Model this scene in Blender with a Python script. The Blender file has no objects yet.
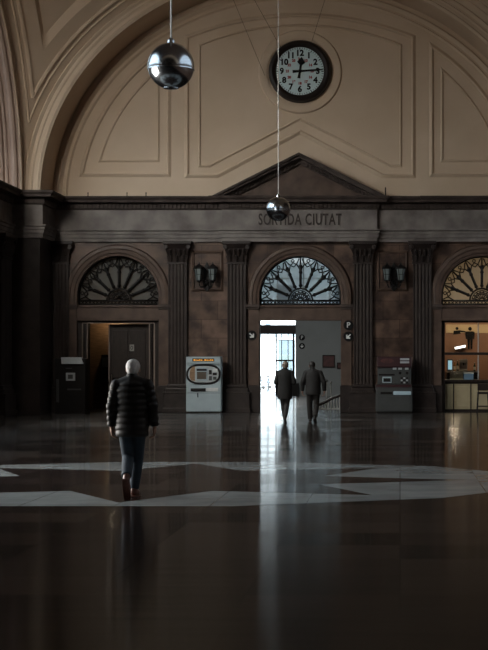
import bpy, bmesh, math, random
from mathutils import Vector, Matrix
random.seed(7)
PI = math.pi
S = bpy.context.scene
COL = S.collection

# ------------------------------------------------------------------ camera
EYE = 1.65
F = 1700.0
VX, VY = 400.0, 363.0
cam_d = bpy.data.cameras.new('camera')
cam = bpy.data.objects.new('camera', cam_d); COL.objects.link(cam)
cam.location = (0, 0, EYE); cam.rotation_euler = (PI/2, 0, 0)
cam_d.sensor_fit = 'HORIZONTAL'; cam_d.sensor_width = 36
cam_d.lens = 36*F/488
cam_d.shift_x = (244-VX)/488; cam_d.shift_y = (VY-325)/488
cam_d.clip_end = 400
S.camera = cam

def X_(px, Y): return (px-VX)*Y/F
def Z_(py, Y): return EYE+(VY-py)*Y/F

# ------------------------------------------------------------------ materials
def mat(name, c1, rough=.5, metal=0., c2=None, scale=3., bump=0., spec=.5, detail=6., stretch=(1, 1, 1), rvar=0., emit=None, estr=0.):
    m = bpy.data.materials.new(name); m.use_nodes = True
    nt = m.node_tree; b = nt.nodes['Principled BSDF']
    b.inputs['Base Color'].default_value = (*c1, 1)
    b.inputs['Roughness'].default_value = rough
    b.inputs['Metallic'].default_value = metal
    b.inputs['Specular IOR Level'].default_value = spec
    if emit:
        b.inputs['Emission Color'].default_value = (*emit, 1); b.inputs['Emission Strength'].default_value = estr
    if c2 is None:
        c2 = tuple(x*.82 for x in c1)
    tc = nt.nodes.new('ShaderNodeTexCoord'); mp = nt.nodes.new('ShaderNodeMapping')
    mp.inputs['Scale'].default_value = stretch
    nz = nt.nodes.new('ShaderNodeTexNoise'); nz.inputs['Scale'].default_value = scale; nz.inputs['Detail'].default_value = detail
    rp = nt.nodes.new('ShaderNodeValToRGB')
    rp.color_ramp.elements[0].position = .34; rp.color_ramp.elements[1].position = .66
    rp.color_ramp.elements[0].color = (*c2, 1); rp.color_ramp.elements[1].color = (*c1, 1)
    L = nt.links
    L.new(tc.outputs['Object'], mp.inputs['Vector']); L.new(mp.outputs['Vector'], nz.inputs['Vector'])
    L.new(nz.outputs['Fac'], rp.inputs['Fac']); L.new(rp.outputs['Color'], b.inputs['Base Color'])
    if bump:
        bp = nt.nodes.new('ShaderNodeBump'); bp.inputs['Strength'].default_value = bump; bp.inputs['Distance'].default_value = .02
        L.new(nz.outputs['Fac'], bp.inputs['Height']); L.new(bp.outputs['Normal'], b.inputs['Normal'])
    if rvar:
        mr = nt.nodes.new('ShaderNodeMapRange'); mr.inputs['To Min'].default_value = rough-rvar; mr.inputs['To Max'].default_value = rough+rvar
        L.new(nz.outputs['Fac'], mr.inputs['Value']); L.new(mr.outputs['Result'], b.inputs['Roughness'])
    return m

def stone_blocks(name, c1, c2, mortar, bw, bh, rough=.35, scale=2.2):
    """marble slabs with thin joints, pattern in the x-z plane of the object"""
    m = mat(name, c1, rough, c2=c2, scale=scale, detail=8, spec=.25)
    nt = m.node_tree; L = nt.links; b = nt.nodes['Principled BSDF']
    tc = nt.nodes.new('ShaderNodeTexCoord'); sp = nt.nodes.new('ShaderNodeSeparateXYZ'); cb = nt.nodes.new('ShaderNodeCombineXYZ')
    ad = nt.nodes.new('ShaderNodeMath'); ad.operation = 'ADD'
    L.new(tc.outputs['Object'], sp.inputs[0]); L.new(sp.outputs['X'], ad.inputs[0]); L.new(sp.outputs['Y'], ad.inputs[1])
    L.new(ad.outputs[0], cb.inputs['X']); L.new(sp.outputs['Z'], cb.inputs['Y'])
    br = nt.nodes.new('ShaderNodeTexBrick'); br.inputs['Scale'].default_value = 1
    br.inputs['Brick Width'].default_value = bw; br.inputs['Row Height'].default_value = bh
    br.inputs['Mortar Size'].default_value = .008; br.inputs['Bias'].default_value = -.1
    br.inputs['Color1'].default_value = (1, 1, 1, 1); br.inputs['Color2'].default_value = (.62, .6, .58, 1); br.inputs['Mortar'].default_value = (*mortar, 1)
    L.new(cb.outputs[0], br.inputs['Vector'])
    mx = nt.nodes.new('ShaderNodeMix'); mx.data_type = 'RGBA'; mx.blend_type = 'MULTIPLY'; mx.inputs[0].default_value = 1
    src = b.inputs['Base Color'].links[0].from_socket
    L.new(src, mx.inputs[6]); L.new(br.outputs['Color'], mx.inputs[7]); L.new(mx.outputs[2], b.inputs['Base Color'])
    return m

def floor_mat(name, c1, c2, rough):
    m = mat(name, c1, rough, c2=c2, scale=1.6, detail=8, spec=.3)
    nt = m.node_tree; L = nt.links; b = nt.nodes['Principled BSDF']
    tc = nt.nodes.new('ShaderNodeTexCoord')
    br = nt.nodes.new('ShaderNodeTexBrick'); br.offset = 0
    br.inputs['Scale'].default_value = 1
    br.inputs['Brick Width'].default_value = 1.1; br.inputs['Row Height'].default_value = 1.1
    br.inputs['Mortar Size'].default_value = .006
    br.inputs['Color1'].default_value = (1, 1, 1, 1); br.inputs['Color2'].default_value = (.78, .78, .78, 1); br.inputs['Mortar'].default_value = (.3, .3, .3, 1)
    L.new(tc.outputs['Object'], br.inputs['Vector'])
    mx = nt.nodes.new('ShaderNodeMix'); mx.data_type = 'RGBA'; mx.blend_type = 'MULTIPLY'; mx.inputs[0].default_value = 1
    src = b.inputs['Base Color'].links[0].from_socket
    L.new(src, mx.inputs[6]); L.new(br.outputs['Color'], mx.inputs[7]); L.new(mx.outputs[2], b.inputs['Base Color'])
    # the polish differs from slab to slab
    sp = nt.nodes.new('ShaderNodeSeparateColor'); L.new(br.outputs['Color'], sp.inputs[0])
    mr = nt.nodes.new('ShaderNodeMapRange'); mr.inputs['From Min'].default_value = .78; mr.inputs['From Max'].default_value = 1
    mr.inputs['To Min'].default_value = rough*.82; mr.inputs['To Max'].default_value = rough*1.2
    L.new(sp.outputs[0], mr.inputs['Value']); L.new(mr.outputs['Result'], b.inputs['Roughness'])
    mp = nt.nodes.new('ShaderNodeMapping'); mp.inputs['Scale'].default_value = (.5, 2.2, 1)
    nz = nt.nodes.new('ShaderNodeTexNoise'); nz.inputs['Scale'].default_value = 1.1; nz.inputs['Detail'].default_value = 3
    L.new(tc.outputs['Object'], mp.inputs['Vector']); L.new(mp.outputs['Vector'], nz.inputs['Vector'])
    bp = nt.nodes.new('ShaderNodeBump'); bp.inputs['Strength'].default_value = .25; bp.inputs['Distance'].default_value = .006
    L.new(nz.outputs['Fac'], bp.inputs['Height']); L.new(bp.outputs['Normal'], b.inputs['Normal'])
    # worn wax polish: dull from above, mirror-like only towards grazing angles
    b.inputs['Specular IOR Level'].default_value = 0
    gl = nt.nodes.new('ShaderNodeBsdfGlossy'); gl.inputs['Color'].default_value = (.92, .92, .92, 1)
    gl.inputs['Anisotropy'].default_value = .5       # polished lengthwise along the hall
    tg = nt.nodes.new('ShaderNodeCombineXYZ'); tg.inputs['X'].default_value = 1; L.new(tg.outputs[0], gl.inputs['Tangent'])
    L.new(mr.outputs['Result'], gl.inputs['Roughness']); L.new(bp.outputs['Normal'], gl.inputs['Normal'])
    lw = nt.nodes.new('ShaderNodeLayerWeight'); lw.inputs['Blend'].default_value = .5
    pw = nt.nodes.new('ShaderNodeMath'); pw.operation = 'POWER'; pw.inputs[1].default_value = 12
    L.new(lw.outputs['Facing'], pw.inputs[0])
    ms = nt.nodes.new('ShaderNodeMixShader'); L.new(pw.outputs[0], ms.inputs[0]); L.new(b.outputs[0], ms.inputs[1]); L.new(gl.outputs[0], ms.inputs[2])
    L.new(ms.outputs[0], nt.nodes['Material Output'].inputs['Surface'])
    return m

def pane_mat(name, tint, gloss=.08, dust=0.):
    m = bpy.data.materials.new(name); m.use_nodes = True
    nt = m.node_tree; nt.nodes.remove(nt.nodes['Principled BSDF'])
    out = nt.nodes['Material Output']
    t = nt.nodes.new('ShaderNodeBsdfTransparent'); t.inputs[0].default_value = (*tint, 1)
    g = nt.nodes.new('ShaderNodeBsdfGlossy'); g.inputs['Roughness'].default_value = .05
    x = nt.nodes.new('ShaderNodeMixShader'); x.inputs[0].default_value = gloss
    nt.links.new(t.outputs[0], x.inputs[1]); nt.links.new(g.outputs[0], x.inputs[2])
    if dust:
        d = nt.nodes.new('ShaderNodeBsdfDiffuse'); d.inputs[0].default_value = (.5, .5, .48, 1)
        tl = nt.nodes.new('ShaderNodeBsdfTranslucent'); tl.inputs[0].default_value = (.5, .5, .48, 1)
        a = nt.nodes.new('ShaderNodeMixShader'); nt.links.new(d.outputs[0], a.inputs[1]); nt.links.new(tl.outputs[0], a.inputs[2])
        y = nt.nodes.new('ShaderNodeMixShader'); y.inputs[0].default_value = dust
        nt.links.new(x.outputs[0], y.inputs[1]); nt.links.new(a.outputs[0], y.inputs[2]); nt.links.new(y.outputs[0], out.inputs[0])
    else:
        nt.links.new(x.outputs[0], out.inputs[0])
    return m

M = {}
M['plaster'] = mat('warm_plaster', (.57, .445, .33), .8, c2=(.51, .39, .28), scale=.7, bump=.05)
M['plaster_pink'] = mat('pinkish_moulded_plaster', (.36, .255, .20), .8, c2=(.27, .185, .145), scale=.9, bump=.05)
M['marble'] = stone_blocks('brown_marble_slabs', (.150, .095, .070), (.042, .026, .021), (.35, .3, .28), 1.1, .62)
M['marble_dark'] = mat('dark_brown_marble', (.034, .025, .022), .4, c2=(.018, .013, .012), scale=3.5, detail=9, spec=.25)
M['pilaster'] = mat('pilaster_stone', (.040, .029, .025), .5, c2=(.024, .017, .015), scale=2.5, detail=8, spec=.25)
M['frieze'] = mat('greyish_entablature_stone', (.205, .180, .165), .6, c2=(.095, .080, .073), scale=1.6, detail=9, spec=.25)
M['cornice'] = mat('dusty_dark_cornice', (.070, .052, .045), .65, c2=(.038, .027, .023), scale=3, detail=8, spec=.2)
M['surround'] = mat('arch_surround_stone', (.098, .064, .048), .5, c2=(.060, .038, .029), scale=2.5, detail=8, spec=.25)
M['floor_dark'] = floor_mat('polished_brown_floor', (.024, .018, .0165), (.015, .0115, .0105), .125)
M['floor_light'] = floor_mat('polished_pale_inlay', (.31, .345, .355), (.23, .255, .262), .125)
M['floor_far_dim'] = floor_mat('far_dimmed_inlay', (.09, .09, .09), (.06, .06, .06), .12)  # darker copy of the pale inlay; the far star's weaker reflection as colour
M['floor_star'] = floor_mat('polished_dark_star', (.027, .020, .019), (.017, .013, .012), .125)
M['iron'] = mat('black_wrought_iron', (.012, .011, .011), .5, metal=.6)
M['chrome'] = mat('polished_steel', (.50, .55, .60), .2, metal=1., c2=(.42, .465, .51), scale=9)
M['rod'] = mat('pale_steel_rod', (.55, .54, .52), .4, metal=.6)
M['clock_rim'] = mat('dark_bronze_rim', (.020, .014, .012), .45, metal=.3)
M['clock_face'] = mat('clock_enamel', (.56, .70, .72), .35, c2=(.50, .62, .64))
M['ink'] = mat('black_paint', (.006, .006, .006), .6, spec=.15)
M['red_ink'] = mat('red_paint', (.30, .03, .03), .5)
M['bronze'] = mat('brown_bronze', (.026, .015, .011), .5, metal=.3)
M['white_sign'] = mat('white_sign_paint', (.62, .64, .64), .5)
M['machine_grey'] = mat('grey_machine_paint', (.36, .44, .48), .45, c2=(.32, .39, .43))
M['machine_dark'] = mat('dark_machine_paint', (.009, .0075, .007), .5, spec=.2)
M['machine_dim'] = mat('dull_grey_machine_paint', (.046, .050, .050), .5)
M['machine_red'] = mat('dark_red_machine_paint', (.038, .010, .013), .4)
M['screen_dark'] = mat('dark_screen', (.05, .035, .022), .2)
M['panel_pale'] = mat('pale_machine_panel', (.42, .46, .48), .45)
M['led'] = mat('amber_led', (.8, .35, .05), .5, emit=(1, .42, .06), estr=.55)
M['blue_lit'] = mat('bluish_lit_strip', (.3, .4, .45), .4, emit=(.6, .8, .9), estr=.09)
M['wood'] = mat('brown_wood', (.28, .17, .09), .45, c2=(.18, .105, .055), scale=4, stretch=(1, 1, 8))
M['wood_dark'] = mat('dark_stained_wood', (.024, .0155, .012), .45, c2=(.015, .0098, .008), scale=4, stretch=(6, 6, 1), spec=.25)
M['frame_metal'] = mat('brown_metal_frame', (.20, .16, .135), .35, metal=.5)
M['grey_wall'] = mat('grey_painted_wall', (.22, .235, .235), .7, c2=(.20, .215, .215), scale=1)
M['pane'] = pane_mat('clear_pane', (.92, .95, .96))
M['fan_pane'] = pane_mat('dusty_pane', (.46, .50, .52), .04, .4)
M['dimmed_pane'] = pane_mat('dimmed_pane', (.14, .155, .16), .05)  # dark tint cuts the sky's brightness behind the fanlight
M['hall_pane'] = pane_mat('dimmed_hall_pane', (.45, .48, .49), .05)  # tint holds down the sky light entering through the lunettes
M['fill_pane'] = pane_mat('tinted_fill_pane', (.28, .285, .29), .05)  # darker tint than the left panes, to limit the added fill light
M['lantern_glass'] = mat('milky_lantern_glass', (.17, .20, .20), .25)
M['picture'] = mat('dark_red_print', (.10, .030, .028), .5, c2=(.045, .015, .014), scale=6)
M['rail_white'] = mat('pale_painted_rail', (.46, .46, .44), .5)
M['street'] = mat('pale_street_paving', (.46, .49, .50), .7)
M['facade'] = mat('pale_stucco', (.60, .66, .69), .8, c2=(.54, .60, .63), scale=.6)
M['facade_glass'] = mat('grey_blue_window', (.12, .16, .19), .2)
M['green_board'] = mat('grey_green_board', (.13, .18, .18), .5)
M['bike'] = mat('grey_blue_bicycle_paint', (.05, .07, .09), .4, metal=.3)
M['rubber'] = mat('black_rubber', (.02, .02, .02), .7)
M['skin'] = mat('skin', (.42, .24, .17), .55, c2=(.38, .21, .145), scale=12)
M['hair_white'] = mat('white_grey_hair', (.78, .76, .74), .6, c2=(.60, .58, .57), scale=60, stretch=(1, 1, .3), bump=.3)
M['hair_dark'] = mat('dark_hair', (.022, .018, .016), .6, c2=(.012, .01, .01), scale=60, bump=.3)
M['hair_grey'] = mat('greying_hair', (.26, .20, .16), .6, c2=(.16, .12, .10), scale=60, bump=.3)
M['puffer'] = mat('black_brown_nylon', (.013, .010, .009), .5, c2=(.010, .008, .007), scale=14, bump=.1, spec=.32)
M['jeans'] = mat('blue_denim', (.034, .052, .074), .8, c2=(.022, .034, .050), scale=9)
M['shoe'] = mat('reddish_brown_leather', (.16, .060, .042), .4, c2=(.11, .04, .028), scale=12)
M['sole'] = mat('pale_rubber_sole', (.42, .38, .35), .7)
M['coat_a'] = mat('charcoal_wool', (.013, .012, .012), .85, c2=(.009, .0085, .0085), scale=14)
M['coat_b'] = mat('dark_jacket_cloth', (.014, .0125, .012), .8, c2=(.010, .009, .009), scale=14)
M['trouser_a'] = mat('grey_trousers', (.022, .021, .021), .85)
M['trouser_b'] = mat('dark_brown_trousers', (.017, .0145, .013), .85)
M['shoe_dark'] = mat('black_leather', (.016, .014, .014), .4)
M['eye'] = mat('eye_white', (.7, .7, .7), .2)
M['bar_wall'] = mat('terracotta_bar_wall', (.30, .155, .09), .6, c2=(.24, .12, .07), scale=1.5)
M['mural'] = mat('cream_mural', (.62, .47, .28), .6, c2=(.52, .37, .20), scale=2)
M['beige_panel'] = mat('beige_cabinet_panel', (.36, .29, .17), .5, c2=(.30, .24, .14), scale=3)
M['tube'] = mat('lit_tube', (.9, .9, .9), .5, emit=(1, .93, .80), estr=4.)
M['bar_steel'] = mat('brushed_steel', (.45, .43, .40), .35, metal=.8)
M['bottle_dark'] = mat('dark_bottle_glass', (.02, .03, .02), .15)
M['bottle_amber'] = mat('amber_bottle_glass', (.25, .10, .02), .15)
M['label_paper'] = mat('cream_paper', (.55, .50, .40), .7)
M['lamp_shade'] = mat('lit_globe', (.9, .8, .6), .5, emit=(1, .72, .38), estr=5.)
M['blue_box'] = mat('blue_carton', (.16, .24, .32), .5)
M['plaque'] = mat('pale_plaque', (.30, .29, .27), .5)

# ------------------------------------------------------------------ mesh builder
class MB:
    def __init__(s): s.v = []; s.f = []
    def add(s, vs, fs):
        o = len(s.v); s.v += [tuple(p) for p in vs]; s.f += [tuple(i+o for i in f) for f in fs]; return s
    def box(s, x0, x1, y0, y1, z0, z1):
        return s.add([(x0, y0, z0), (x1, y0, z0), (x1, y1, z0), (x0, y1, z0), (x0, y0, z1), (x1, y0, z1), (x1, y1, z1), (x0, y1, z1)],
                     [(0, 3, 2, 1), (4, 5, 6, 7), (0, 1, 5, 4), (1, 2, 6, 5), (2, 3, 7, 6), (3, 0, 4, 7)])
    def prism(s, poly, y0, y1):
        """polygon in x-z extruded along y"""
        n = len(poly)
        vs = [(x, y0, z) for x, z in poly]+[(x, y1, z) for x, z in poly]
        fs = [tuple(range(n)), tuple(range(2*n-1, n-1, -1))]+[(i, i+n, (i+1) % n+n, (i+1) % n) for i in range(n)]
        return s.add(vs, fs)
    def tube(s, pts, r, n=8, closed=False, cap=True):
        pts = [Vector(p) for p in pts]; N = len(pts)
        rs = r if isinstance(r, (list, tuple)) else [r]*N
        rings = []; up = None
        for i, p in enumerate(pts):
            a = pts[(i-1) % N] if (closed or i > 0) else p
            b = pts[(i+1) % N] if (closed or i < N-1) else p
            d = (b-a)
            d = d.normalized() if d.length > 1e-9 else Vector((0, 0, 1))
            if up is None:
                up = Vector((0, 0, 1)) if abs(d.z) < .9 else Vector((0, 1, 0))
            u = (up-d*up.dot(d))
            if u.length < 1e-6: u = d.orthogonal()
            u.normalize(); w = d.cross(u); up = u
            rings.append([p+(u*math.cos(2*PI*k/n)+w*math.sin(2*PI*k/n))*rs[i] for k in range(n)])
        vs = [q for R in rings for q in R]; fs = []
        for i in range(N if closed else N-1):
            for k in range(n):
                j = (i+1) % N
                fs.append((i*n+k, i*n+(k+1) % n, j*n+(k+1) % n, j*n+k))
        if cap and not closed:
            fs.append(tuple(range(n-1, -1, -1))); fs.append(tuple((N-1)*n+k for k in range(n)))
        return s.add(vs, fs)
    def lathe(s, prof, c=(0, 0, 0), n=32, axis='Z', cap=True):
        """profile (r, h) turned about axis through c; Y: h runs towards -y (out of the end wall)"""
        vs = []
        for r, h in prof:
            for k in range(n):
                a = 2*PI*k/n
                if axis == 'Z': vs.append((c[0]+r*math.cos(a), c[1]+r*math.sin(a), c[2]+h))
                elif axis == 'Y': vs.append((c[0]+r*math.cos(a), c[1]-h, c[2]+r*math.sin(a)))
                else: vs.append((c[0]+h, c[1]+r*math.cos(a), c[2]+r*math.sin(a)))
        fs = []
        for i in range(len(prof)-1):
            for k in range(n):
                fs.append((i*n+k, i*n+(k+1) % n, (i+1)*n+(k+1) % n, (i+1)*n+k))
        if cap:
            fs.append(tuple(range(n-1, -1, -1))); fs.append(tuple((len(prof)-1)*n+k for k in range(n)))
        return s.add(vs, fs)
    def ball(s, c, r, n=16, m=10):
        rx, ry, rz = r if isinstance(r, (tuple, list)) else (r, r, r)
        vs = [(c[0], c[1], c[2]-rz)]
        for i in range(1, m):
            t = -PI/2+PI*i/m
            for k in range(n):
                a = 2*PI*k/n
                vs.append((c[0]+rx*math.cos(t)*math.cos(a), c[1]+ry*math.cos(t)*math.sin(a), c[2]+rz*math.sin(t)))
        vs.append((c[0], c[1], c[2]+rz)); T = len(vs)-1
        fs = [(0, 1+(k+1) % n, 1+k) for k in range(n)]
        for i in range(m-2):
            for k in range(n):
                a = 1+i*n; b = a+n
                fs.append((a+k, a+(k+1) % n, b+(k+1) % n, b+k))
        a = 1+(m-2)*n
        fs += [(a+k, a+(k+1) % n, T) for k in range(n)]
        return s.add(vs, fs)
    def capsule(s, p0, r0, p1, r1, n=14):
        p0, p1 = Vector(p0), Vector(p1)
        s.ball(p0, r0, n, 8); s.ball(p1, r1, n, 8)
        if (p1-p0).length > 1e-5: s.tube([p0, p1], [r0, r1], n)
        return s
    def loft(s, secs, n=24):
        """closed loft through elliptical sections (centre, rx, ry)"""
        vs = []
        for c, rx, ry in secs:
            for k in range(n):
                a = 2*PI*k/n
                vs.append((c[0]+rx*math.cos(a), c[1]+ry*math.sin(a), c[2]))
        N = len(secs); fs = []
        for i in range(N-1):
            for k in range(n):
                fs.append((i*n+k, i*n+(k+1) % n, (i+1)*n+(k+1) % n, (i+1)*n+k))
        fs.append(tuple(range(n-1, -1, -1))); fs.append(tuple((N-1)*n+k for k in range(n)))
        return s.add(vs, fs)
    def bead(s, path, w, p, y, closed=False):
        """raised moulding swept along a path (x,z) on a wall face at y, standing out by p towards -y"""
        N = len(path); prof = [(-w, 0), (-w*.7, p*.8), (-w*.25, p), (w*.35, p*.55), (w, 0)]
        rows = []
        for i in range(N):
            x, z = path[i]
            a = path[(i-1) % N] if (closed or i > 0) else None
            b = path[(i+1) % N] if (closed or i < N-1) else None
            ns = []
            for q0, q1 in ((a, (x, z)), ((x, z), b)):
                if q0 is None or q1 is None: continue
                dx, dz = q1[0]-q0[0], q1[1]-q0[1]; l = math.hypot(dx, dz) or 1
                ns.append((-dz/l, dx/l))
            if len(ns) == 1: m_ = ns[0]
            else:
                d = 1+ns[0][0]*ns[1][0]+ns[0][1]*ns[1][1]; d = max(d, .25)
                m_ = ((ns[0][0]+ns[1][0])/d, (ns[0][1]+ns[1][1])/d)
            rows.append([(x+o*m_[0], y-h, z+o*m_[1]) for o, h in prof])
        k = len(prof); vs = [q for r in rows for q in r]; fs = []
        for i in range(N if closed else N-1):
            j = (i+1) % N
            for t in range(k-1):
                fs.append((i*k+t, j*k+t, j*k+t+1, i*k+t+1))
        return s.add(vs, fs)
    def plan_sweep(s, path, prof):
        """entablature: profile (out, z) swept along a plan path; out is to the right of travel"""
        N = len(path); rows = []
        for i, (x, y) in enumerate(path):
            ns = []
            for q0, q1 in ((path[i-1] if i else None, (x, y)), ((x, y), path[i+1] if i < N-1 else None)):
                if q0 is None or q1 is None: continue
                dx, dy = q1[0]-q0[0], q1[1]-q0[1]; l = math.hypot(dx, dy)
                ns.append((dy/l, -dx/l))
            if len(ns) == 1: m_ = ns[0]
            else:
                d = max(1+ns[0][0]*ns[1][0]+ns[0][1]*ns[1][1], .25)
                m_ = ((ns[0][0]+ns[1][0])/d, (ns[0][1]+ns[1][1])/d)
            rows.append([(x+o*m_[0], y+o*m_[1], z) for o, z in prof])
        k = len(prof); fs = []
        for i in range(N-1):
            for t in range(k-1):
                fs.append((i*k+t, (i+1)*k+t, (i+1)*k+t+1, i*k+t+1))
        return s.add([q for r in rows for q in r], fs)
    def build(s, name, m, parent=None, smooth=False, loc=None, bevel=0., seg=2, fix=True):
        me = bpy.data.meshes.new(name); me.from_pydata(s.v, [], s.f); me.update()
        if fix:
            bm = bmesh.new(); bm.from_mesh(me); bmesh.ops.recalc_face_normals(bm, faces=bm.faces); bm.to_mesh(me); bm.free()
        if smooth:
            me.polygons.foreach_set('use_smooth', [True]*len(me.polygons))
            if smooth != 'all': me.set_sharp_from_angle(angle=math.radians(38))
        for mm in (m if isinstance(m, list) else [m]): me.materials.append(M[mm] if isinstance(mm, str) else mm)
        o = bpy.data.objects.new(name, me); COL.objects.link(o)
        if parent: o.parent = parent
        if loc: o.location = loc
        if bevel:
            b = o.modifiers.new('bevel', 'BEVEL'); b.width = bevel; b.segments = seg; b.limit_method = 'ANGLE'; b.angle_limit = .6
        return o

def struct(o): o['kind'] = 'structure'; return o
def tag(o, label, cat, group=None):
    o['label'] = label; o['category'] = cat
    if group: o['group'] = group
    return o
def thing(name, loc, label, cat, group=None, rz=0):
    o = bpy.data.objects.new(name, None); COL.objects.link(o); o.location = loc; o.rotation_euler = (0, 0, rz)
    return tag(o, label, cat, group)
def sroot(name, loc):
    o = bpy.data.objects.new(name, None); COL.objects.link(o); o.location = loc; o['kind'] = 'structure'; return o
def copy_tree(o, parent=None):
    c = o.copy(); COL.objects.link(c)
    if parent: c.parent = parent
    for ch in [k for k in bpy.data.objects if k.parent == o]: copy_tree(ch, c)
    return c
def text(name, body, size, m, parent, loc, extrude=.004, bold=0., align='CENTER', sx=1.):
    cu = bpy.data.curves.new(name, 'FONT'); cu.body = body; cu.size = size; cu.extrude = extrude; cu.offset = bold
    cu.align_x = align; cu.align_y = 'CENTER'; cu.resolution_u = 3; cu.space_character = 1.12 if len(body) > 8 else 1.
    t = bpy.data.objects.new(name+'_curve', cu); COL.objects.link(t)
    bpy.context.view_layer.update()
    me = bpy.data.meshes.new_from_object(t.evaluated_get(bpy.context.evaluated_depsgraph_get()))
    bpy.data.objects.remove(t); bpy.data.curves.remove(cu)
    for v in me.vertices:
        x, y, z = v.co; v.co = (x*sx, -z, y)
    me.materials.clear(); me.materials.append(M[m]); me.name = name
    o = bpy.data.objects.new(name, me); COL.objects.link(o); o.location = loc
    if parent: o.parent = parent
    return o

# ------------------------------------------------------------------ hall dimensions
X0 = -3.33            # hall axis
YW = 56.67            # end wall
HB = 8.77             # half a bay
YF = 54.7             # plane of the front arch
A, B, ZS = 8.25, 7.2, 7.05
BO = 7.7; KS = BO/HB
XL = X0-HB; XR = X0+HB
XW = XL-.45          # face of the lower side wall, under the cornice
BAYS = [YF-HB, YF-HB-21.5, YF-HB-43.0]
YB = BAYS[2]-HB-2     # back wall
Y2 = YW+.6            # rear face of the end wall
YE = 85.0             # exit wall of the vestibule

def ell(a, b, t0=0., t1=PI, n=48, zc=ZS, xc=X0):
    return [(xc+a*math.cos(t0+(t1-t0)*i/n), zc+b*math.sin(t0+(t1-t0)*i/n)) for i in range(n+1)]

# ---- floor with the inlaid stars
fl = MB()
me = bpy.data.meshes.new('floor'); vs = []; fs = []; mi = []
def fpoly(pts, z, k):
    o = len(vs); vs.extend((x, y, z) for x, y in pts); fs.append(tuple(range(o, o+len(pts)))); mi.append(k)
fpoly([(-16, YB), (12, YB), (12, YE), (-16, YE)], 0, 0)
for cy, R in ((23.95, 3.87), (46.0, 3.87)):
    k12 = [(X0+1.2*4.36/math.cos(PI/12)*math.cos(PI/12+PI/6*i), cy+4.36/math.cos(PI/12)*math.sin(PI/12+PI/6*i)) for i in range(12)]
    fpoly(k12, .0012, 1 if cy < 30 else 3)
    st = []
    for i in range(16):
        r = R if i % 2 == 0 else 2.2
        st.append((X0+1.09*r*math.cos(PI/8*i), cy+r*math.sin(PI/8*i)))
    for i in range(0, 16, 2):
        fpoly([(X0, cy), st[i-1], st[i], st[i+1]], .0024, 2)
for cy in (34.9,):
    fpoly([(XL, cy-.9), (XR, cy-.9), (XR, cy+.9), (XL, cy+.9)], .0012, 2)
me.from_pydata(vs, [], fs); me.polygons.foreach_set('material_index', mi)
for k in ('floor_dark', 'floor_light', 'floor_star', 'floor_far_dim'): me.materials.append(M[k])
fo = bpy.data.objects.new('floor', me); COL.objects.link(fo); struct(fo)

# ---- end wall with three arched openings
CX = [X0-6.07, X0, X0+6.07]
RA = 1.36; ZSP = 3.86; ZLOW = 3.58; ZTOP = 7.0
w = MB()
edges = [-12.8]+[v for c in CX for v in (c-RA, c+RA)]+[9.0]
for i in range(0, len(edges), 2):
    w.box(edges[i], edges[i+1], YW, Y2, 0, ZTOP)
for c in CX:
    pts = [(c+RA*math.cos(PI*k/28), ZSP+RA*math.sin(PI*k/28)) for k in range(29)]
    for (xa, za), (xb, zb) in zip(pts[:-1], pts[1:]):
        w.add([(xa, YW, za), (xb, YW, zb), (xb, YW, ZTOP), (xa, YW, ZTOP), (xa, Y2, za), (xb, Y2, zb), (xb, Y2, ZTOP), (xa, Y2, ZTOP)],
              [(0, 1, 2, 3), (4, 7, 6, 5), (0, 4, 5, 1)])
struct(w.build('wall_end', 'marble'))
# tympanum wall above the entablature
w = MB(); w.box(-12.8, 9.0, YW, Y2, ZTOP, 15.2)
struct(w.build('wall_end_upper', 'plaster'))
# transom bands between door and fanlight, arch surrounds, imposts
tn = 1
for c in CX:
    r_ = sroot('trim_%d' % tn, (c, YW, 0)); tn += 1
    b = MB(); b.box(-RA, RA, -.04, .5, 3.08, ZLOW); b.box(-RA, RA, -.09, 0, 3.50, ZLOW); b.box(-RA, RA, -.08, 0, 3.06, 3.12)
    b.build('transom_band', 'surround', r_, bevel=.008)
    b = MB()
    prof = [(1.36, 0), (1.36, .05), (1.44, .06), (1.46, .09), (1.57, .10), (1.60, .13), (1.70, .12), (1.74, .05), (1.74, 0)]
    rows = []
    N = 40
    for k in range(N+1):
        a = PI*k/N
        rows.append([(r*math.cos(a), -h, ZSP+r*math.sin(a)) for r, h in prof])
    rows = [[(r, -h, ZLOW) for r, h in prof]]+rows+[[(-r, -h, ZLOW) for r, h in prof]]
    k_ = len(prof); vs2 = [q for r in rows for q in r]; fs2 = []
    for i in range(len(rows)-1):
        for t in range(k_-1): fs2.append((i*k_+t, (i+1)*k_+t, (i+1)*k_+t+1, i*k_+t+1))
    b.add(vs2, fs2); b.build('arch_surround', 'surround', r_, smooth=True)
    for s in (-1, 1):
        b = MB(); x0, x1 = sorted((s*1.36, s*1.80)); b.box(x0-.03, x1+.03, -.15, 0, 3.50, 3.60); b.box(x0, x1, -.11, 0, 3.44, 3.50)
        b.build('impost', 'cornice', r_, bevel=.01)
        x0, x1 = sorted((s*1.36, s*1.72)); b = MB(); b.box(x0, x1, -.06, 0, .9, 3.44); b.build('jamb', 'surround', r_, bevel=.01)
        b = MB(); b.box(x0-.02, x1+.02, -.12, 0, 0, .9); b.build('jamb_plinth', 'marble_dark', r_, bevel=.015)

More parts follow.
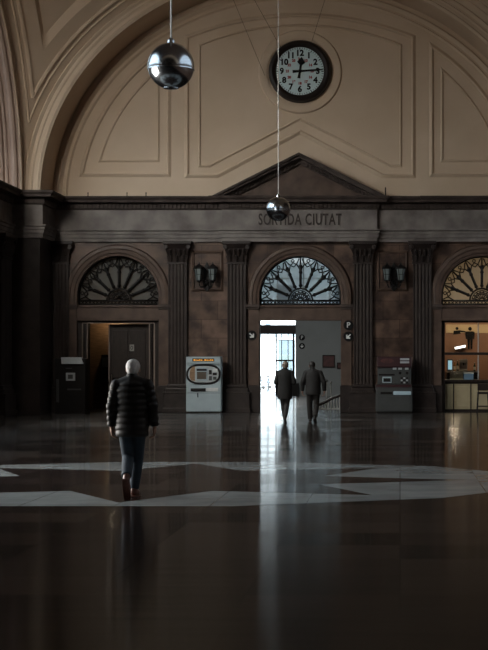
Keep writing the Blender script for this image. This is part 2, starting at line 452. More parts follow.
# ---- pilasters
def pilaster_meshes(root, width, flutes, ztop, depth=.16, zcap=5.0, zb=.95, mtl='pilaster'):
    hw = width/2; pts = [(-hw, 0), (-hw, -depth)]
    p = width/(flutes+.35); r = p*.36
    for i in range(flutes):
        cx = -hw+p*(.675+i)
        for k in range(7):
            a = PI*k/6; pts.append((cx-r*math.cos(a), -depth+r*math.sin(a)*.8))
    pts += [(hw, -depth), (hw, 0)]
    n = len(pts); m = MB()
    m.add([(x, y, zb) for x, y in pts]+[(x, y, zcap) for x, y in pts], [(i, i+1, n+i+1, n+i) for i in range(n-1)])
    m.build('shaft', mtl, root)
    c = MB()
    c.box(-hw-.03, hw+.03, -depth-.04, 0, zcap-.06, zcap)
    # bell flaring up with leaves and an abacus
    for z0, z1, e0, e1 in ((zcap, zcap+.22, .0, .05), (zcap+.22, zcap+.46, .01, .10), (zcap+.46, zcap+.60, .05, .15)):
        c.add([(-hw-e0, -depth-e0, z0), (hw+e0, -depth-e0, z0), (hw+e0, 0, z0), (-hw-e0, 0, z0), (-hw-e1, -depth-e1, z1), (hw+e1, -depth-e1, z1), (hw+e1, 0, z1), (-hw-e1, 0, z1)],
              [(0, 3, 2, 1), (4, 5, 6, 7), (0, 1, 5, 4), (1, 2, 6, 5), (2, 3, 7, 6), (3, 0, 4, 7)])
    nl = max(3, int(width/.2))
    for row, (zz, e) in enumerate(((zcap+.02, .03), (zcap+.20, .07))):
        for i in range(nl+row):
            cx = -hw+(i+.5)*width/(nl+row)
            c.tube([(cx, -depth-e+.02, zz), (cx, -depth-e-.02, zz+.14), (cx, -depth-e-.08, zz+.21), (cx, -depth-e-.10, zz+.16)], [.045, .05, .03, .015], 6)
    for s in (-1, 1):
        c.lathe([(.0, -.05), (.07, -.05), (.08, 0), (.07, .05), (0, .05)], (s*(hw+.06), -depth-.10, zcap+.50), 12, 'Y')
    c.box(-hw-.16, hw+.16, -depth-.16, 0, zcap+.60, ztop)
    c.build('capital', 'marble_dark', root, bevel=.006)
    c = MB(); c.box(-hw-.13, hw+.13, -depth-.13, 0, 0, zb-.28); c.box(-hw-.16, hw+.16, -depth-.16, 0, 0, .16); c.box(-hw-.15, hw+.15, -depth-.15, 0, zb-.33, zb-.26)
    c.build('plinth', 'marble_dark', root, bevel=.015)
    c = MB(); c.box(-hw-.08, hw+.08, -depth-.08, 0, zb-.28, zb-.12); c.box(-hw-.04, hw+.04, -depth-.04, 0, zb-.12, zb)
    c.build('base_moulding', 'marble_dark', root, bevel=.03, seg=3)
ZA = 5.70
for dx in (-8.0, -4.07, -2.1, 2.1, 4.07, 8.0):
    r_ = sroot('pilaster', (X0+dx, YW, 0)); pilaster_meshes(r_, .62, 5, ZA)
for y in (53.55, 38.3):
    r_ = sroot('pilaster', (XW, y, 0)); r_.rotation_euler.z = PI/2; pilaster_meshes(r_, 1.3, 7, ZA)

# ---- entablature round the hall
PROF = [(0, 5.68), (.10, 5.68), (.10, 5.80), (.14, 5.81), (.14, 5.93), (.18, 5.94), (.18, 6.02), (.24, 6.05), (.24, 6.09)]
FRZ = [(.24, 6.09), (.10, 6.10), (.10, 6.74)]
CORN = [(.10, 6.74), (.16, 6.76), (.17, 6.80), (.17, 6.93), (.26, 6.95), (.42, 6.97), (.44, 7.05), (.50, 7.10), (.52, 7.16), (.50, 7.17), (-.02, 7.19)]
E0 = X0-HB+.52
plan = [(XW, BAYS[1]+HB+4.1), (XW, YF), (E0, YF), (E0, YW), (X0-2.47, YW), (X0-2.47, YW-.16), (X0+2.47, YW-.16), (X0+2.47, YW), (X0+4.5, YW), (X0+4.5, YW-.1), (9, YW-.1)]
r_ = sroot('trim_%d' % tn, (0, 0, 0)); tn += 1
MB().plan_sweep(plan, PROF).build('architrave', 'frieze', r_)
MB().plan_sweep(plan, FRZ).build('frieze', 'frieze', r_)
c = MB().plan_sweep(plan, CORN)
x = E0+.3
while x < 6.5:
    dx = x-X0; y = YW-.16 if abs(dx) < 2.47 else (YW-.1 if dx > 4.5 else YW)
    c.box(x, x+.075, y-.235, y-.16, 6.80, 6.925); x += .135
c.build('cornice', 'cornice', r_)
# pier reveal under and above the entablature
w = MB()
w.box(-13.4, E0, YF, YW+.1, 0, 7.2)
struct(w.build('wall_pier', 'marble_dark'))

# ---- pediment
r_ = sroot('trim_%d' % tn, (X0, YW-.16, 7.17)); tn += 1
PW, PH = 2.86, 1.42
b = MB(); b.prism([(-PW+.25, 0), (PW-.25, 0), (0, PH-.14)], -.06, .16); b.build('pediment_field', 'surround', r_)
b = MB()
for s in (-1, 1):
    sl = math.hypot(PW, PH); ux, uz = -s*PW/sl, PH/sl
    def band(t0, t1, p0, p1, o=b):
        nx, nz = s*PH/sl, PW/sl
        base = (s*PW, 0); apx = (0, PH)
        vs3 = []
        for y in (p0, p1):
            for (px_, pz_), t in ((base, t0), (apx, t0), (apx, t1), (base, t1)):
                # shifted parallel to the slope, cut at the axis and at the foot
                if (px_, pz_) == apx: vs3.append((0, y, PH-t*sl/PW))
                else: vs3.append((s*(PW-t*sl/PH), y, 0))
        o.add(vs3, [(0, 1, 2, 3), (7, 6, 5, 4), (0, 4, 5, 1), (1, 5, 6, 2), (2, 6, 7, 3), (3, 7, 4, 0)])
    band(0, .07, -.52, .1); band(.07, .15, -.44, .1); band(.15, .20, -.20, .1); band(.20, .31, -.16, .1)
    n_d = 20
    for i in range(n_d):
        f = .10+.86*i/n_d
        x_, z_ = s*PW*(1-f), PH*f
        b.box(x_-.03, x_+.03, -.235, -.15, z_-.31, z_-.19)
b.build('raking_cornice', 'cornice', r_)

# ---- tympanum mouldings
def P(px, py): return ((px-VX)*YW/F, EYE+(VY-py)*YW/F)
def sym(pts): return pts+[(2*X0-x, z) for x, z in reversed(pts)]
def arcs(xa, za, zc, n=24):
    """shallow arc from (-xa,za) over (0,zc) to (xa,za)"""
    hgt = zc-za; R = (xa*xa+hgt*hgt)/(2*hgt); t = math.asin(xa/R)
    return [(X0+R*math.sin(-t+2*t*i/n), zc-R+R*math.cos(-t+2*t*i/n)) for i in range(n+1)]
r_ = sroot('trim_%d' % tn, (0, 0, 0)); tn += 1
zt = lambda py: EYE+(VY-py)*YW/F
outer = arcs(3.78, zt(37), zt(15))+[(X0+3.78, zt(176)), (X0+2.75, zt(176)), (X0, zt(132)), (X0-2.75, zt(176)), (X0-3.78, zt(176))]
inner = arcs(3.36, zt(45), zt(25))+[(X0+3.36, zt(166)), (X0+3.0, zt(166)), (X0, zt(119)), (X0-3.0, zt(166)), (X0-3.36, zt(166))]
# the inner moulding runs into the clock's ring: keep it off the ring
MB().bead(outer, .075, .075, YW, True).build('frame_moulding', 'plaster', r_)
MB().bead(inner, .045, .055, YW, True).build('frame_moulding', 'plaster', r_)
for s in (-1, 1):
    for (a, b_, xin, zb, w_, p_) in ((7.35, 6.45, 4.37, zt(175), .075, .075), (6.85, 6.05, 4.72, zt(161), .045, .055)):
        t1 = math.acos(xin/a); t0 = math.asin(max(0, (zb-ZS)/b_))
        pts = [(X0+s*a*math.cos(t0+(t1-t0)*i/30), ZS+b_*math.sin(t0+(t1-t0)*i/30)) for i in range(31)]+[(X0+s*xin, zb)]
        MB().bead(pts if s < 0 else pts[::-1], w_, p_, YW, True).build('frame_moulding', 'plaster', r_)
for a, b_, w_, p_ in ((8.02, 6.98, .09, .10), (7.80, 6.78, .05, .06)):
    MB().bead(ell(a, b_, n=64), w_, p_, YW).build('rim_moulding', 'plaster', r_)
ring = [(X0+1.40*math.cos(2*PI*i/64), 11.35+1.40*math.sin(2*PI*i/64)) for i in range(64)]
b = MB(); b.lathe([(1.40, 0), (1.36, .07), (1.16, .08), (1.10, .05), (1.10, 0)], (X0, YW, 11.35), 64, 'Y', cap=False); b.build('clock_ring_moulding', 'plaster', r_, smooth=True)

# ---- ceiling: sail vaults with recessed panels, transverse arches, archivolts
def strip(a, b, y0, y1, m, n=64):
    e = ell(a, b, n=n); k = len(e)
    return m.add([(x, y0, z) for x, z in e]+[(x, y1, z) for x, z in e], [(i, i+1, k+i+1, k+i) for i in range(k-1)])
c = MB()
strip(A, B, YF, YW+.02, c)
for j in range(2):
    strip(A, B, BAYS[j+1]+HB, BAYS[j]-HB, c)
strip(A, B, YB, BAYS[2]-HB, c)
def ring_face(y, m, n=64):
    e1, e2 = ell(A, B, n=n), ell(HB, BO, n=n); k = len(e1)
    return m.add([(x, y, z) for x, z in e1]+[(x, y, z) for x, z in e2], [(i, i+1, k+i+1, k+i) for i in range(k-1)])
for yc in BAYS:
    for s in (-1, 1): ring_face(yc+s*HB, c)
c.build('ceiling', 'plaster', None, smooth=True); struct(bpy.data.objects['ceiling'])
tr = sroot('trim_%d' % tn, (0, 0, 0)); tn += 1
m = MB()
for a, b_, w_, p_ in ((A+.07, B+.07, .06, .05), (A+.28, B+.27, .04, .03), (HB-.06, BO-.06, .07, .07)):
    m.bead(ell(a, b_, n=72), w_, p_, YF)
m.build('archivolt_moulding', 'plaster', tr)

REC = .78
cs = sorted(set([round(HB*math.sin(PI/2*i/26), 4) for i in range(-26, 27)]+[q*s for s in (-1, 1) for q in (HB-REC, HB-REC-.05)]))
def sail(x, y):
    z = KS*math.sqrt(max(0, 2*HB*HB-x*x-y*y))
    if abs(x) < HB-REC-.01 and abs(y) < HB-REC-.01:
        nv = Vector((x, y, z/KS**2)).normalized()*.22
        return (x+nv.x*0, y+nv.y*0, z+nv.z+math.hypot(nv.x, nv.y)*1.2)
    return (x, y, z)
n = len(cs); gv = [sail(x, y) for y in cs for x in cs]; gf = [(j*n+i, j*n+i+1, (j+1)*n+i+1, (j+1)*n+i) for j in range(n-1) for i in range(n-1)]
dome = MB().add(gv, gf).build('ceiling_dome', 'plaster', None, smooth=True, loc=(X0, BAYS[0], ZS)); struct(dome)
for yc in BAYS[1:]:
    d2 = dome.copy(); d2.data = dome.data.copy(); d2.data.materials[0] = M['surround']; d2.location.y = yc; COL.objects.link(d2)  # unseen domes take a dark stone to cut bounced light
def sail_line(t, axis, r, m, sgn=1, n=40):
    pts = []
    for i in range(n+1):
        u = (HB-t)*math.sin(-PI/2+PI*i/n); v = sgn*(HB-t)
        x, y = (u, v) if axis == 'x' else (v, u)
        pts.append((x, y, KS*math.sqrt(max(0, 2*HB*HB-x*x-y*y))))
    return m.tube(pts, r, 8)
m = MB()
for t, r in ((.36, .075), (.20, .04)):
    sail_line(t, 'x', r, m); sail_line(t, 'y', r, m, -1); sail_line(t, 'y', r, m, 1)
o = m.build('pendentive_moulding', 'plaster', tr, smooth=True, loc=(X0, BAYS[0], ZS))

# ---- side walls, with lunettes above the cornice
def yz(m, pts_in):   # a builder for shapes drawn in the y-z plane
    return m
RO = 1.5             # depth of the lunette recess
def side_wall(side, bays_open):
    xs = XL if side < 0 else XR
    xo = xs+side*.5
    m = MB(); lo, hi = (XW-.5, XW) if side < 0 else (xs, xo)
    ys = YB
    for (y0, y1, z0, z1) in sorted(bays_open):
        m.box(lo, hi, ys, y0, 0, 7.1)
        if z0 > 0: m.box(lo, hi, y0, y1, 0, z0)
        m.box(lo, hi, y0, y1, z1, 7.1); ys = y1
    m.box(lo, hi, ys, YF, 0, 7.1)
    nm = 'left' if side < 0 else 'right'
    struct(m.build('wall_'+nm, 'marble'))
    # ledge, recess barrels and archivolts above
    m = MB(); N = 48
    for yc in BAYS:
        e1 = [(yc+A*math.cos(PI*i/N), ZS+B*math.sin(PI*i/N)) for i in range(N+1)]
        e2 = [(yc+HB*math.cos(PI*i/N), ZS+BO*math.sin(PI*i/N)) for i in range(N+1)]
        k = N+1; xr = xs+side*RO
        m.add([(xs, y, z) for y, z in e1]+[(xs, y, z) for y, z in e2], [(i, i+1, k+i+1, k+i) for i in range(k-1)])
        rv = MB().add([(xs, y, z) for y, z in e1]+[(xr, y, z) for y, z in e1], [(i, i+1, k+i+1, k+i) for i in range(k-1)])
        for dx_, r_e in ((.16, .10), (.42, .06), (.62, .14), (.95, .08), (1.2, .12)):
            rv.tube([(xs+side*dx_, yc+(A-.02)*math.cos(PI*i/N), ZS+(B-.02)*math.sin(PI*i/N)) for i in range(N+1)], r_e, 8)
        struct(rv.build('wall_%s_reveal' % nm, 'plaster_pink', None, smooth=True))
        m.add([(xs, yc-HB, 7.06), (xs, yc+HB, 7.06), (xr, yc+HB, 7.06), (xr, yc-HB, 7.06)], [(0, 1, 2, 3)])
        for r_e, p_ in ((.06, .05), (.42, .06)):
            m.tube([(xs, yc+(A+r_e)*math.cos(PI*i/N), ZS+(B+r_e)*math.sin(PI*i/N)) for i in range(N+1)], p_, 6)
    struct(m.build('wall_%s_upper' % nm, 'plaster' if side < 0 else 'surround', None, smooth=True))  # right side, out of view, is dark stone to lower the ambient light
side_wall(-1, [(21.0, 27.0, .3, 4.6)])
side_wall(1, [])
m = MB(); m.box(XL-2, XR+2, YB-.4, YB, 0, 15.2); struct(m.build('wall_back', 'surround'))  # unseen back wall kept dark so it bounces little light
def lunette(side, yc, mtl, name):
    xr = (XL if side < 0 else XR)+side*RO; N = 48
    e = [(yc+A*math.cos(PI*i/N), ZS+B*math.sin(PI*i/N)) for i in range(N+1)]
    m = MB(); m.add([(xr, y, z) for y, z in e], [tuple(range(N+1))])
    return m.build(name, mtl)
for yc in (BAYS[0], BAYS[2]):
    struct(lunette(1, yc, 'surround', 'wall_lunette'))  # blank lunettes out of view, dark to cut bounced light
wn = 1
def lunette_window(yc, side=-1):
    global wn
    r_ = sroot('window_%d' % wn, (0, 0, 0)); wn += 1
    xr = XL-RO if side < 0 else XR+RO-.16
    p = lunette(side, yc, 'hall_pane' if side < 0 else 'fill_pane', 'pane'); p.parent = r_
    m = MB()
    for k in range(-3, 4):
        y = k*2.2; zt_ = B*math.sqrt(1-(y/A)**2)
        m.box(xr, xr+.16, yc+y-.10, yc+y+.10, ZS, ZS+zt_)
    for z in (.1, 2.2, 4.4):
        hw_ = A*math.sqrt(1-(z/B)**2); m.box(xr, xr+.13, yc-hw_, yc+hw_, ZS+z-.09, ZS+z+.09)
    m.build('window_frame', 'frame_metal', r_)
for yc in BAYS[:2]: lunette_window(yc)
lunette_window(BAYS[1], 1)  # unseen window opened on the right as weak fill for the left pier
struct(lunette(-1, BAYS[2], 'surround', 'wall_lunette'))  # unseen lunette closed in dark stone to hold back light from behind
def wall_window(y0, y1, z0, z1, nb):
    global wn
    r_ = sroot('window_%d' % wn, (0, 0, 0)); wn += 1
    x = XW-.3
    MB().add([(x, y0, z0), (x, y1, z0), (x, y1, z1), (x, y0, z1)], [(0, 1, 2, 3)]).build('pane', 'pane', r_)
    m = MB()
    for i in range(nb+1):
        y = y0+(y1-y0)*i/nb; m.box(x, x+.14, y-.08, y+.08, z0, z1)
    for z in (z0+.05, z0+(z1-z0)*.62, z1-.05): m.box(x, x+.12, y0, y1, z-.06, z+.06)
    m.build('window_frame', 'frame_metal', r_)
wall_window(21.0, 27.0, .3, 4.6, 3)

# ---- skirting on the end wall
m = MB()
es = [(-11.4, CX[0]-RA-.4), (CX[0]+RA+.4, CX[1]-RA-.4), (CX[1]+RA+.4, CX[2]-RA-.4), (CX[2]+RA+.4, 8.5)]
for a, b_ in es: m.box(a, b_, YW-.06, YW, 0, .55)
struct(m.build('baseboard_end', 'marble_dark', None, bevel=.012))
# framed stone panels behind the wall lanterns
for s in (-1, 1):
    xc = X0+s*3.085
    m = MB(); z0, z1 = zt(290), zt(252)
    m.bead([(xc-.48, z0), (xc+.48, z0), (xc+.48, z1), (xc-.48, z1)][::-1], .05, .05, YW, True)
    struct(m.build('trim_%d' % tn, 'surround')); tn += 1

# ---- fanlights
def fanlight(i, c):
    r_ = sroot('window_%d' % (wn+i), (c, YW+.22, 0))
    N = 40
    pts = [(1.36, ZLOW)]+[(1.36*math.cos(PI*k/N), ZSP+1.36*math.sin(PI*k/N)) for k in range(N+1)]+[(-1.36, ZLOW)]
    MB().add([(x, .06, z) for x, z in pts], [tuple(range(len(pts)))]).build('pane', 'fan_pane', r_)
    g = MB()
    rim = [(x*.98, 0, ZLOW+(z-ZLOW)*.985+.01) for x, z in pts]
    g.tube(rim, .035, 6); g.tube([(-1.34, 0, ZLOW+.03), (1.34, 0, ZLOW+.03)], .03, 6)
    zc = ZLOW+.16; g.tube([(-1.34, 0, zc), (1.34, 0, zc)], .028, 6)
    def pol(r, a): return (r*math.cos(a), 0, zc+r*math.sin(a))
    def reach(a):      # distance to the rim along a
        t = .3
        while True:
            x, z = t*math.cos(a), zc+t*math.sin(a)
            if (z > ZSP and math.hypot(x, z-ZSP) > 1.31) or (z <= ZSP and abs(x) > 1.31): return t
            t += .005
    g.tube([pol(.40, PI*k/24) for k in range(25)], .034, 6); g.tube([pol(.33, PI*k/24) for k in range(25)], .018, 6)
    for k in range(1, 8):
        a = PI*k/8; R = reach(a)
        g.tube([pol(.40, a), pol(.48, a), pol(.52, a), pol(R*.80, a), pol(R*.84, a), pol(R, a)], [.03, .03, .050, .050, .030, .024], 6)
        for q in (.50, R*.80, R*.66):
            p = pol(q, a); g.ball(p, .065, 8, 6)
    for k in range(8):
        a0, a1 = PI*k/8, PI*(k+1)/8; am = (a0+a1)/2; R = reach(am)
        # pointed tracery between the spokes
        g.tube([pol(reach(max(a0, .01))*.70, a0), pol(R*.84, a0+.10), pol(R*.90, am), pol(R*.84, a1-.10), pol(reach(min(a1, PI-.01))*.70, a1)], .024, 5)
        g.tube([pol(R*.99, a0+.03), pol(R*.86, am-.09), pol(R*.80, am), pol(R*.86, am+.09), pol(R*.99, a1-.03)], .022, 5)
        cc = pol(R*.945, am)
        g.tube([(cc[0]+.05*math.cos(2*PI*j/10), 0, cc[2]+.05*math.sin(2*PI*j/10)) for j in range(10)], .019, 5, True)
        b0 = pol(.2, am); g.tube([pol(.06, am), b0, pol(.33, am)], .021, 5)
        cc = pol(.24, am); g.tube([(cc[0]+.045*math.cos(2*PI*j/10), 0, cc[2]+.045*math.sin(2*PI*j/10)) for j in range(10)], .017, 5, True)
    for k in range(22):
        x = -1.28+2.56*k/21
        g.tube([(x+.05*math.cos(2*PI*j/8), 0, ZLOW+.095+.05*math.sin(2*PI*j/8)) for j in range(8)], .019, 5, True)
    g.build('fan_grille', 'iron', r_, smooth='all')
for i, c in enumerate(CX): fanlight(i, c)
wn += 3

# ------------------------------------------------------------------ rooms behind the end wall
XV0, XV1 = -7.75, 0.3     # vestibule side walls
ZV = 7.6
m = MB(); m.box(XV0-.15, XV0, Y2, YE, 0, ZV); struct(m.build('wall_vestibule_left', 'grey_wall'))
m = MB(); m.box(XV1-.15, XV1, Y2, YE, 0, ZV); struct(m.build('wall_vestibule_right', 'grey_wall'))
m = MB(); m.box(XV0, XV1, Y2, YE+.3, ZV, ZV+.15); struct(m.build('ceiling_vestibule', 'grey_wall'))
# exit wall: glazed exit at the street side, high windows above
m = MB(); XD0, XD1 = -7.45, X_(295.5, YE)
m.box(XV0-.15, XD0, YE, YE+.3, 0, ZV); m.box(XD1, XV1, YE, YE+.3, 0, 4.45)
m.box(XD0, XD1, YE, YE+.3, 4.2, 4.45); m.box(XD0, XV1, YE, YE+.3, 7.3, ZV); m.box(XV1-1.2, XV1, YE, YE+.3, 4.45, 7.3)
struct(m.build('wall_exit', 'grey_wall'))
m = MB(); m.box(XD0, XD1, YE-.25, YE+.35, Z_(334, YE), Z_(325, YE)); struct(m.build('trim_%d' % tn, 'wood_dark')); tn += 1
r_ = sroot('window_%d' % wn, (0, YE+.1, 0)); wn += 1
m = MB()
for k in range(6):
    x = XD0+(XV1-1.2-XD0)*k/5; m.box(x-.03, x+.03, 0, .08, 4.45, 7.3)
m.box(XD0, XV1-1.2, 0, .08, 5.85, 5.91); m.build('window_frame', 'grey_wall', r_)
MB().add([(XD0, .04, 4.45), (XV1-1.2, .04, 4.45), (XV1-1.2, .04, 7.3), (XD0, .04, 7.3)], [(0, 1, 2, 3)]).build('pane', 'dimmed_pane', r_)
# glazed exit door leaf with glazing bars
r_ = sroot('door_1', (0, YE+.1, 0))
m = MB(); zt_ = Z_(334, YE)
for px, w_ in ((276, .035), (281.5, .018), (288, .018), (293.5, .05)):
    x = X_(px, YE); m.box(x-w_, x+w_, -.03, .05, 0, zt_)
for py, w_ in ((340, .02), (360.5, .04), (378, .02)):
    z = Z_(py, YE); m.box(X_(276, YE), X_(293.5, YE), -.02, .04, z-w_, z+w_)
m.box(X_(276, YE), X_(293.5, YE), -.03, .05, 0, .55)
m.build('door_frame', 'machine_dark', r_)
MB().add([(X_(276, YE), .01, .3), (X_(293.5, YE), .01, .3), (X_(293.5, YE), .01, zt_), (X_(276, YE), .01, zt_)], [(0, 1, 2, 3)]).build('pane', 'pane', r_)
m = MB(); m.box(X_(291, YE)-.02, X_(291, YE)+.03, -.09, -.05, .95, 1.4); m.build('door_handle', 'chrome', r_)

# left room
YL = 61.5
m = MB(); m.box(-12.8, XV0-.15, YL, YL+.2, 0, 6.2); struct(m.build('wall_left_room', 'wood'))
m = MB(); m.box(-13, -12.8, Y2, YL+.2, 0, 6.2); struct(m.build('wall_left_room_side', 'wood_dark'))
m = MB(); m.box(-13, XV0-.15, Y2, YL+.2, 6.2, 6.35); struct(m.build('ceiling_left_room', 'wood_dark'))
# bar room
YBR = 61.0; XB0, XB1 = XV1, 8.8
m = MB(); m.box(XB0, XB1, YBR, YBR+.2, 0, 3.3); struct(m.build('wall_bar', 'bar_wall'))
m = MB(); m.box(XB0, XB1, YBR, YBR+.2, 3.3, 6.2); struct(m.build('wall_bar_upper', 'mural'))
m = MB(); m.box(XB1, XB1+.2, Y2, YBR+.2, 0, 6.2); struct(m.build('wall_bar_right', 'bar_wall'))
m = MB(); m.box(XB0-.1, XB1+.2, Y2, YBR+.2, 6.2, 6.35); struct(m.build('ceiling_bar', 'mural'))

# ---- door case in the left opening
r_ = sroot('door_2', (CX[0], YW+.1, 0))
m = MB()
for s in (-1, 1):
    x0, x1 = sorted((s*1.36, s*1.22)); m.box(x0, x1, -.02, .4, 0, 3.08)
    x0, x1 = sorted((s*1.12, s*1.02)); m.box(x0, x1, .02, .4, 0, 3.02)
    x0, x1 = sorted((s*1.22, s*1.12)); m.box(x0, x1, .1, .3, 0, 3.02)
m.box(-1.36, 1.36, -.02, .4, 2.98, 3.08)
m.build('door_frame', 'wood_dark', r_, bevel=.01)
m = MB()
for s in (-1, 1):
    for x in (1.20, 1.04): m.box(s*x-.018, s*x+.018, -.045, .0, .0, 2.97)
m.box(-1.20, 1.20, -.045, 0, 2.97, 3.0)
m.build('metal_edge', 'frame_metal', r_)
# leaf: dark panelled wood on the right half, the left half stands open
m = MB(); xl0, xl1 = X_(107.5, YW)-CX[0], 1.0
m.box(xl0, xl1, .22, .28, .02, 2.95)
for (a, b_) in ((xl0+.12, (xl0+xl1)/2-.05), ((xl0+xl1)/2+.05, xl1-.12)):
    for (z0, z1) in ((.2, 1.0), (1.15, 2.75)):
        m.box(a, b_, .195, .23, z0, z1)
m.build('door_leaf', 'wood_dark', r_, bevel=.012)
m = MB(); m.box(xl0-.02, xl0+.02, .18, .32, .02, 2.95); m.build('meeting_stile', 'frame_metal', r_)
m = MB(); m.tube([(xl0+.1, .2, 1.0), (xl0+.1, .13, 1.0), (xl0+.1, .13, 1.25), (xl0+.1, .2, 1.25)], .012, 8); m.build('door_handle', 'frame_metal', r_)
p = thing('door_plaque', (X_(130.5, YW), YW+.29, Z_(351, YW)), 'small pale plaque on the dark wooden door beyond the white-haired man', 'sign')
m = MB(); m.box(-.075, .075, -.02, .004, 0, .22); m.build('plate', 'plaque', p, bevel=.004)
m = MB(); m.tube([(.035*math.cos(2*PI*j/14), -.022, .11+.055*math.sin(2*PI*j/14)) for j in range(14)], .010, 6, True); m.build('emblem', 'ink', p)
# box on the wooden wall in the left room
xb = X_(103, 60.9)
p = thing('wall_box', (xb, YL, 0), 'black box fixed to the lit wooden wall behind the half open door', 'box')
m = MB(); m.box(-.13, .13, -.22, 0, 1.0, 1.95); m.build('casing', 'machine_dark', p, bevel=.015)
m = MB(); m.box(-.10, .10, -.235, -.215, 1.5, 1.85); m.build('front_plate', 'machine_dim', p)
# wall lamp that lights the wooden room
p = thing('wall_sconce', (X_(115, YL), YL, 3.35), 'thin pale strip lamp over the dark door of the wooden room', 'lamp')
m = MB(); m.box(-.35, .35, -.10, 0, -.05, .05); m.build('housing', 'frame_metal', p, bevel=.01)
m = MB(); m.tube([(-.32, -.06, -.06), (.32, -.06, -.06)], .03, 10); m.build('tube', 'lamp_shade', p)

# ------------------------------------------------------------------ shopfront and bar behind the right opening
r_ = sroot('window_%d' % wn, (CX[2], YW+.2, 0)); wn += 1
m = MB()
xs_ = lambda px: X_(px, YW+.2)-CX[2]
m.box(-1.36, -1.24, -.06, .1, 0, 3.08); m.box(1.24, 1.36, -.06, .1, 0, 3.08); m.box(-1.36, 1.36, -.06, .1, 3.0, 3.08)
m.box(-1.24, 1.24, -.05, .06, Z_(355, YW), Z_(352.3, YW))
m.build('window_frame', 'wood_dark', r_, bevel=.01)
m = MB(); m.box(xs_(477.6), xs_(478.8), -.03, .03, 1.1, 3.0); m.build('glazing_bar', 'rod', r_)
MB().add([(-1.24, .02, 1.1), (1.24, .02, 1.1), (1.24, .02, 3.0), (-1.24, .02, 3.0)], [(0, 1, 2, 3)]).build('pane', 'pane', r_)
p = thing('bar_counter', (CX[2], YW+.35, 0), 'dark topped bar counter with beige panelled front behind the arched shopfront', 'counter')
m = MB(); m.box(-1.34, 1.34, -.02, .62, 1.0, 1.09); m.build('worktop', 'wood_dark', p, bevel=.012)
m = MB(); m.box(-1.30, 1.34, .06, .60, .0, 1.0); m.build('carcass', 'wood_dark', p)
for a, b_ in ((-1.22, -.96), (-.92, -.38), (-.34, .30), (.34, 1.2)):
    m = MB(); m.box(a, b_, .035, .065, .1, .95); m.box(a+.06, b_-.06, .02, .04, .18, .87); m.build('front_panel', 'beige_panel', p, bevel=.008)
# back wall mural with dark figures
yb = YBR-.03
def xb_(px): return X_(px, YBR)
def zb_(py): return Z_(py, YBR)
p = thing('wall_mural', (xb_(468), YBR, zb_(333)), 'cream picture panel with two dark painted figures above the bar', 'picture')
cx_, cz_ = xb_(468), zb_(333)
m = MB(); m.box(xb_(446)-cx_, xb_(490)-cx_, -.03, 0, zb_(333)-cz_, zb_(324.5)-cz_); m.build('panel', 'mural', p)
def fig(px, top, bot, seated):
    g = MB(); x = xb_(px)-cx_; z1 = zb_(top)-cz_; z0 = zb_(bot)-cz_; h = z1-z0
    def yb2(a, b): return [(q[0], -.04, q[1]) for q in (a, b)]
    if not seated:
        g.lathe([(h*.085, 0), (h*.085, .02)], (x, -.03, z1-h*.085), 16, 'Y')
        g.prism([(x-h*.16, z1-h*.2), (x+h*.16, z1-h*.2), (x+h*.12, z1-h*.58), (x-h*.12, z1-h*.58)], -.05, -.03)
        for q in (-1, 1): g.prism([(x+q*h*.01, z1-h*.56), (x+q*h*.12, z1-h*.56), (x+q*h*.10, z0), (x+q*h*.03, z0)], -.049, -.03)
        for q in (-1, 1): g.prism([(x+q*h*.15, z1-h*.2), (x+q*h*.21, z1-h*.25), (x+q*h*.19, z1-h*.55), (x+q*h*.14, z1-h*.55)], -.049, -.03)
    else:
        g.lathe([(h*.2, 0), (h*.2, .02)], (x, -.03, z1-h*.2), 16, 'Y')
        g.prism([(x-h*.45, z1-h*.5), (x+h*.4, z1-h*.45), (x+h*1.2, z1-h*.6), (x+h*1.2, z1-h*.72), (x+h*.4, z1-h*.68), (x+h*.5, z0+h*.12), (x-h*.5, z0)], -.05, -.03)
    g.build('painted_figure', 'ink', p)
fig(457, 327, 334.5, True); fig(470, 327, 349, False)
p = thing('wall_lamp', (xb_(460), YBR-.3, zb_(347.5)), 'short bright tube light tilted on the terracotta wall of the bar', 'lamp')
m = MB(); m.tube([(-.19, 0, -.03), (.19, 0, .05)], .035, 12); m.build('tube', 'tube', p, smooth='all')
m = MB(); m.box(-.2, .2, .03, .30, -.04, .06); m.build('housing', 'frame_metal', p)
# back shelf and what stands on it
ysh = 59.6
def xq(px): return X_(px, ysh)
def zq(py): return Z_(py, ysh)
p = thing('back_shelf', (xq(466), YBR, 0), 'pale edged back shelf unit standing along the bar wall', 'shelf')
cx_ = xq(466); zs1 = zq(371)
m = MB(); m.box(xq(447)-cx_, xq(479)-cx_, ysh-.2-YBR, 0, zs1-.05, zs1); m.build('shelf_board', 'bar_steel', p)
m = MB(); m.box(xq(447)-cx_, xq(479)-cx_, ysh-.15-YBR, 0, 0, zs1-.05); m.build('carcass', 'wood_dark', p)
def bottle(px, h, mm, label, lm=True):
    p = thing('bottle', (xq(px), ysh, zs1), label, 'bottle', None)
    r = .042
    MB().lathe([(0, 0), (r, 0), (r, h*.58), (r*.85, h*.66), (r*.34, h*.78), (r*.32, h*.96), (0, h*.96)], n=16).build('body', mm, p, smooth=True)
    MB().lathe([(0, h*.95), (r*.42, h*.95), (r*.42, h), (0, h)], n=12).build('cap', 'rail_white', p)
    MB().lathe([(r*1.02, h*.15), (r*1.02, h*.48)], n=16, cap=False).build('paper_label', 'label_paper', p)
bottle(454.5, .34, 'bottle_amber', 'amber bottle on the bar shelf next to the bluish lit cooler')
bottle(457.5, .38, 'bottle_dark', 'tall dark bottle between the amber bottle and the coffee machine')
bottle(474.5, .30, 'bottle_dark', 'short dark bottle alone at the far end of the bar shelf')
